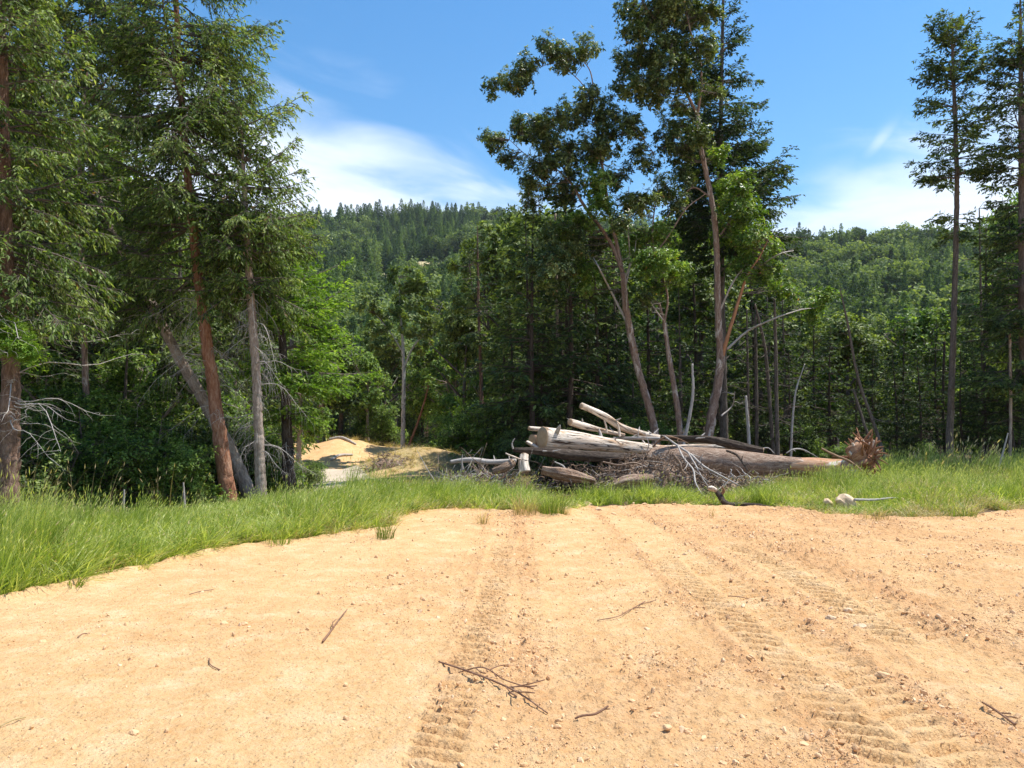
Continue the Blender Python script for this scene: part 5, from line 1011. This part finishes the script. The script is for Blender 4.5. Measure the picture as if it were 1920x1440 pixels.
for i, (lab, pts, m, fk) in enumerate([
    ('longest bleached branch spilling down right from the pile into the grass', [(1246, 818, 19.6, 2.6), (1268, 834, 19.3, 3.4), (1292, 850, 18.9, 3.6), (1322, 876, 18.4, 3.2), (1352, 892, 18.1, 2.4), (1384, 909, 17.8, 1.4)], 'dead_grey', 3),
    ('steep bleached branch ending in the grass below the root tangle', [(1270, 834, 19.3, 2.4), (1284, 862, 18.6, 3), (1300, 882, 18.2, 3), (1304, 905, 17.9, 2.6), (1315, 925, 17.6, 1.8)], 'dead_grey', 2),
    ('grey branch running between the two bleached spilling branches', [(1290, 848, 18.9, 2), (1304, 872, 18.4, 2.6), (1318, 898, 18.1, 2), (1328, 912, 18, 1)], 'dead_grey', 2),
    ('dark hooked branch standing up on top of the pile', [(1224, 838, 19.8, 3), (1236, 826, 19.7, 3.2), (1248, 819, 19.6, 3), (1270, 822, 19.6, 2), (1292, 832, 19.6, 1)], 'log_brown', 1),
    ('stout brown branch leaning against the root plate with pale broken tip', [(1540, 841, 18.5, 3.2), (1562, 852, 18.4, 3.8), (1590, 864, 18.4, 4), (1622, 887, 18.3, 3)], 'log_brown', 0),
    ('dark crooked branch laid across the middle of the fallen trunk', [(1362, 845, 19.3, 3), (1380, 852, 19.1, 3.6), (1390, 864, 18.9, 3), (1402, 882, 18.6, 2)], 'dark_bark', 3),
    ('pale arching branch on the ground beyond the fallen trunk', [(1474, 850, 21, 1.5), (1486, 843, 21, 2.2), (1505, 843, 21.1, 2), (1522, 851, 21.2, 1.2), (1534, 858, 21.3, .8)], 'dead_grey', 3),
    ('smaller arching branch left of the pale one beyond the trunk', [(1425, 842, 20.6, 1.2), (1440, 840, 20.6, 1.8), (1452, 850, 20.6, 1)], 'dead_grey', 1),
    ('thin hooked stick rising from the left end of the dark log', [(962, 842, 18.8, 2), (960, 832, 18.8, 1.8), (965, 822, 18.8, 1)], 'dead_grey', 0),
    ('fork shaped stick standing upright between the slim logs', [(1138, 812, 20.4, 2.4), (1136, 798, 20.4, 2), (1132, 786, 20.4, 1.2)], 'log_pale', 2),
    ('pale broken stob standing on the slanting log', [(1162, 818, 20.6, 3), (1160, 804, 20.6, 2.6), (1155, 788, 20.6, 1.4)], 'log_pale', 1),
    ('bright stick lying on the brush left of the pale upright chunk', [(948, 850, 18.6, 1.6), (962, 856, 18.5, 2.2), (978, 862, 18.4, 1.8)], 'log_pale', 1),
    ('grey stick pointing up from the left brush heap', [(868, 880, 18.6, 1.8), (866, 866, 18.6, 1.6), (867, 852, 18.6, .8)], 'dead_grey', 1),
    ('curved root hanging in front of the dark gap', [(1040, 866, 18.5, 1.4), (1058, 876, 18.3, 1.8), (1064, 890, 18.2, 1.2), (1072, 905, 18.1, .8)], 'dead_grey', 1),
    ('curly brown root at the right of the root tangle', [(1262, 852, 18.3, 2.4), (1274, 868, 18.2, 3), (1278, 882, 18.2, 2.6), (1290, 892, 18.2, 1)], 'tangle', 2),
    ('long dark root draped over the front of the tangle', [(1130, 866, 18.4, 1.8), (1160, 872, 18.3, 2.4), (1192, 868, 18.3, 2), (1215, 878, 18.3, 1)], 'tangle', 3)]):
    stick(lab, pts, M[m], 720 + i, forks=fk)
# driftwood-like root in front of the grass, stick and boulders at the dirt edge
def gp(px, py, dz, r): x, y = G(px, py); return (x, y, float(Hfine(np.array([x]), np.array([y]))[0]) + dz, r)
def up(px, py, Y, r): return (*P(px, py, Y), r)
t = thing('branch', 'crooked dark driftwood root with a pale raised end at the dirt edge', 'driftwood root', gp(1360, 945, 0, 0)[:3], 'branches on and around the log pile')
trunk_geo([a[:3] for a in [up(1328, 915, 16.0, 0), up(1342, 919, 16.0, 0), up(1350, 930, 15.9, 0), up(1358, 942, 15.8, 0), gp(1385, 946, .03, 0), gp(1420, 948, .03, 0), gp(1452, 952, .02, 0)]], [.035, .05, .065, .06, .05, .035, .012], 60, 10, 0, .25, 741).build('stem', M['dark_bark'], t)
trunk_geo([a[:3] for a in [up(1328, 915, 15.97, 0), up(1334, 916, 15.96, 0), up(1344, 920, 15.95, 0)]], [.040, .052, .045], 16, 8, 0, .1, 742).build('stripped_end', M['log_pale'], t)
trunk_geo([a[:3] for a in [up(1352, 928, 15.9, 0), up(1357, 920, 15.85, 0), up(1354, 912, 15.8, 0)]], [.035, .03, .015], 14, 7, 0, .1, 743).build('side_root', M['log_brown'], t)
trunk_geo([a[:3] for a in [gp(1385, 946, .03, 0), gp(1405, 951, .02, 0), gp(1430, 953, .02, 0)]], [.03, .02, .008], 14, 7, 0, .15, 744).build('side_root', M['dark_bark'], t)
stick('straight pale birch like stick lying right of the tan boulder', [(*P(1602, 937, 15.0), .025), (*P(1640, 937, 15.1), .022), (*P(1680, 934, 15.2), .016), (*P(1695, 937, 15.3), .008)], M['dead_grey'], 750, forks=1, ground_it=True)
chunk('boulder', 'largest tan boulder at the grass edge right of the driftwood root', 'boulder', 1585, 945, 15.2, .22, .2, .19, M['rock'], 610, .16, 'stones along the grass edge')
chunk('boulder', 'smaller tan stone just left of the largest boulder', 'stone', 1553, 943, 15.3, .10, .1, .09, M['rock'], 611, .16, 'stones along the grass edge')
for i, (px, py, s, lab) in enumerate([(1240, 944, .07, 'reddish clod, leftmost in the row of stones before the logs'), (1264, 947, .05, 'small flat stone right of the reddish clod'), (1288, 946, .10, 'broad pale stone in the row left of the driftwood root'), (1310, 948, .08, 'pale stone touching the broad one in the row'), (1208, 948, .06, 'pale small stone at the left start of the row'),
      (1100, 942, .13, 'whitish lump on the small dirt heap right of the dense tuft'), (1085, 950, .09, 'tan lump at the foot of the small dirt heap'), (1122, 955, .08, 'whitish flake of stone below the small dirt heap'), (1150, 962, .06, 'pale pebble right of the small dirt heap'), (1470, 945, .08, 'flat tan stone right of the driftwood root tip'), (1500, 948, .06, 'small stone between driftwood root and boulder'),
      (1560, 1160, .055, 'light flat clod beside the right tyre track'), (1612, 1178, .05, 'second light clod further right of the tyre track'), (1590, 1148, .045, 'pale clod above the light flat one'), (1655, 1270, .05, 'crumbly clod near the lower right tyre track'), (1445, 1078, .03, 'dark red clod at the top of the right track'), (1350, 1050, .05, 'reddish clod between the two right tracks'), (1270, 1046, .04, 'dark clod left of the right tracks'), (1005, 1140, .03, 'small pale lump by the left track'),
      (965, 1200, .05, 'brown clod where the left track meets the fallen twig'), (1185, 1315, .03, 'round clod right of the long twig end'), (1230, 1340, .035, 'dark sided clod below the round clod'), (1290, 1372, .03, 'dark clod in the lower middle dirt'), (420, 1172, .04, 'half buried clod in the left dirt'), (457, 1172, .035, 'second half buried clod in the left dirt'), (80, 1208, .03, 'reddish clod at the far left of the dirt'), (250, 1376, .03, 'small clod in the lower left dirt'), (405, 1030, .09, 'raised lump of dirt at the grass corner on the left'), (1250, 1376, .028, 'lump of dirt right of the short forked stick'), (160, 1082, .07, 'smooth lump on the edge beneath the left grass')]):
    x, y, z, _ = gp(px, py, 0, 0)
    q = np.array([x, y, z]); o = chunk('stone' if 'stone' in lab or 'pebble' in lab else 'clod', lab, 'stone' if 'stone' in lab or 'pebble' in lab else 'dirt clod', 960, 800, 5, s * .9, s * .8, s * .5, M['rock'] if ('whit' in lab or 'light' in lab) else M['clod'], 620 + i, .25, 'single stones and clods on the dirt', sub=3)
    o.location = (x, y, z + s * .12)
# twigs on the dirt
def gr_at(px, Y, dz=.07): x = (px - 960) / F * Y; return (x, Y, float(H(x, Y)) + dz)
GT = 'twigs lying on the dirt'
stick('single straight brown twig lying in the middle of the left dirt', [gp(605, 1205, .015, .014), gp(618, 1190, .02, .012), gp(632, 1170, .02, .010), gp(651, 1147, .02, .006)], M['twig'], 760, GT, forks=1, ground_it=True, name='twig')
stick('long thin branched twig beside the left tyre track', [gp(823, 1241, .01, .009), gp(870, 1262, .03, .011), gp(920, 1282, .03, .011), gp(970, 1305, .02, .009), gp(1027, 1338, .01, .006)], M['twig'], 761, GT, forks=4, ground_it=True, name='twig')
stick('second thin twig crossing the long branched one', [gp(860, 1255, .02, .006), gp(900, 1262, .05, .007), gp(950, 1283, .03, .006), gp(1000, 1296, .02, .004)], M['twig'], 762, GT, forks=5, ground_it=True, name='twig')
stick('short forked stick raised above its shadow at bottom centre', [gp(1078, 1353, .012, .010), gp(1090, 1353, .03, .011), gp(1115, 1353, .045, .011), gp(1141, 1350, .05, .009)], M['twig'], 763, GT, forks=1, ground_it=True, name='twig')
stick('dark twig pointing to the lower right corner', [gp(1842, 1328, .02, .008), gp(1865, 1340, .03, .011), gp(1885, 1350, .02, .010), gp(1903, 1360, .01, .012)], M['twig'], 764, GT, forks=3, ground_it=True, name='twig')
stick('thin bent twig in the middle right of centre', [gp(1120, 1158, .01, .006), gp(1150, 1156, .02, .006), gp(1178, 1142, .02, .006), gp(1210, 1124, .015, .004)], M['twig'], 765, GT, forks=2, ground_it=True, name='twig')
stick('very fine pale curved twig on the smooth left dirt', [gp(392, 1238, .01, .004), gp(395, 1250, .01, .005), gp(412, 1258, .01, .004), gp(396, 1240, .012, .004), gp(420, 1222, .01, .004), gp(455, 1208, .01, .003)][:3], M['twig'], 766, GT, ground_it=True, name='twig')
stick('fine dark twig near the left grass edge', [gp(355, 1118, .01, .006), gp(375, 1114, .02, .006), gp(400, 1109, .01, .005)], M['twig'], 767, GT, ground_it=True, name='twig')
stick('pale straw stalk at the lower left border', [gp(0, 1366, .01, .004), gp(20, 1360, .02, .004), gp(48, 1350, .01, .003)], M['straw'], 768, GT, ground_it=True, name='twig')
stick('small dark stick lying near the right slope', [gp(1803, 1152, .01, .008), gp(1815, 1156, .02, .008), gp(1832, 1164, .01, .006)], M['twig'], 769, GT, forks=1, ground_it=True, name='twig')
stick('fine twig lying across the far right tyre track', [gp(1365, 1122, .02, .005), gp(1390, 1126, .03, .006), gp(1412, 1122, .02, .004)], M['twig'], 770, GT, ground_it=True, name='twig')
stick('short twig left of the single straight one', [gp(145, 1203, .01, .006), gp(155, 1200, .02, .006), gp(163, 1197, .01, .004)], M['twig'], 771, GT, ground_it=True, name='twig')
stick('bleached pole lying on the cut bank beyond the road', [(*gr_at(622, 44.0), .08), (*gr_at(640, 45.0), .09), (*gr_at(662, 45.6), .06)], M['dead_grey'], 772, 'branches on and around the log pile', ground_it=True)
stick('long pale pole across the top of the cut bank', [(*gr_at(618, 49.5), .09), (*gr_at(640, 49.0), .1), (*gr_at(668, 48.2), .06)], M['dead_grey'], 773, 'branches on and around the log pile', ground_it=True)

# ------------------------------------------------------------------ loose clods and pebbles
def clods():
    import bmesh
    bm = bmesh.new(); bmesh.ops.create_icosphere(bm, subdivisions=2, radius=1.0); co = np.array([v.co[:] for v in bm.verts]); fa = np.array([[v.index for v in f.verts] for f in bm.faces]); bm.free()
    rng = np.random.default_rng(801); protos = []
    for k in range(6):
        c = co.copy()
        for j in range(9):
            d = nrm(rng.normal(size=3)); h = rng.uniform(.45, .85); t_ = c @ d; c = c - np.maximum(t_ - h, 0)[:, None] * d
        c = c * (1 + .06 * rng.normal(size=(len(c), 1))) * np.array([1, rng.uniform(.6, 1), rng.uniform(.45, .75)])
        g = Geo(); g.add(c, fa, tint=.2 + .13 * k); protos.append(g.build('shape', M['clod'], smooth=False, link=False))
    N = 900000; d = rng.uniform(2.4, 17, N) ** .92 * 17 ** .08; u = rng.uniform(-.85, .85, N); x = u * d; y = d
    rm = rough_map(x, y); cl = sst(.40, .66, fbm(x * 2.1, y * 2.1, 3, 811)); keep = (padsd(x, y) > .02) & (rng.uniform(size=N) < (.12 + 1.1 * cl) * np.clip(rm - .12, 0.04, 1.4) / 1.4 * np.interp(d, [3, 8, 17], [.62, .50, .40])); x, y = x[keep], y[keep]
    n = len(x); s = .0030 + .0046 * rng.pareto(3.0, n); s = np.minimum(s, .026) * np.interp(y, [3, 12], [1, 1.35])
    # gravelly patch in front of the right grass
    z = Hfine(x, y); rot = rng.uniform(0, 6.28, (n, 3))
    print('clods', n)
    instancer('dirt_clods', np.stack((x, y, z + s * .12), 1), rot, np.stack((s, s, s), 1), rng.integers(0, 6, n), protos, 'loose tan clods and pebbles scattered over the dirt pad')
clods()

# ------------------------------------------------------------------ haze
def haze():
    import bmesh
    me = bpy.data.meshes.new('haze'); bm = bmesh.new(); bmesh.ops.create_cube(bm, size=1.0); bm.to_mesh(me); bm.free()
    o = bpy.data.objects.new('haze', me); C.objects.link(o); lo, hi = -75.0, 245.0
    o.scale = (5040, 5040, hi - lo); o.location = (0, 0, (lo + hi) / 2); o.display_type = 'WIRE'
    m = bpy.data.materials.new('thin summer air'); m.use_nodes = True; nt = m.node_tree; nt.nodes.clear(); out = nt.nodes.new('ShaderNodeOutputMaterial'); v = nt.nodes.new('ShaderNodeVolumePrincipled')
    v.inputs['Density'].default_value = HAZE; v.inputs['Color'].default_value = (.80, .88, 1, 1); v.inputs['Anisotropy'].default_value = .2; nt.links.new(v.outputs[0], out.inputs['Volume']); me.materials.append(m)
    tag(o, 'thin bluish air in front of the hillside', kind='stuff')
HAZE = .00008
if HAZE: haze()
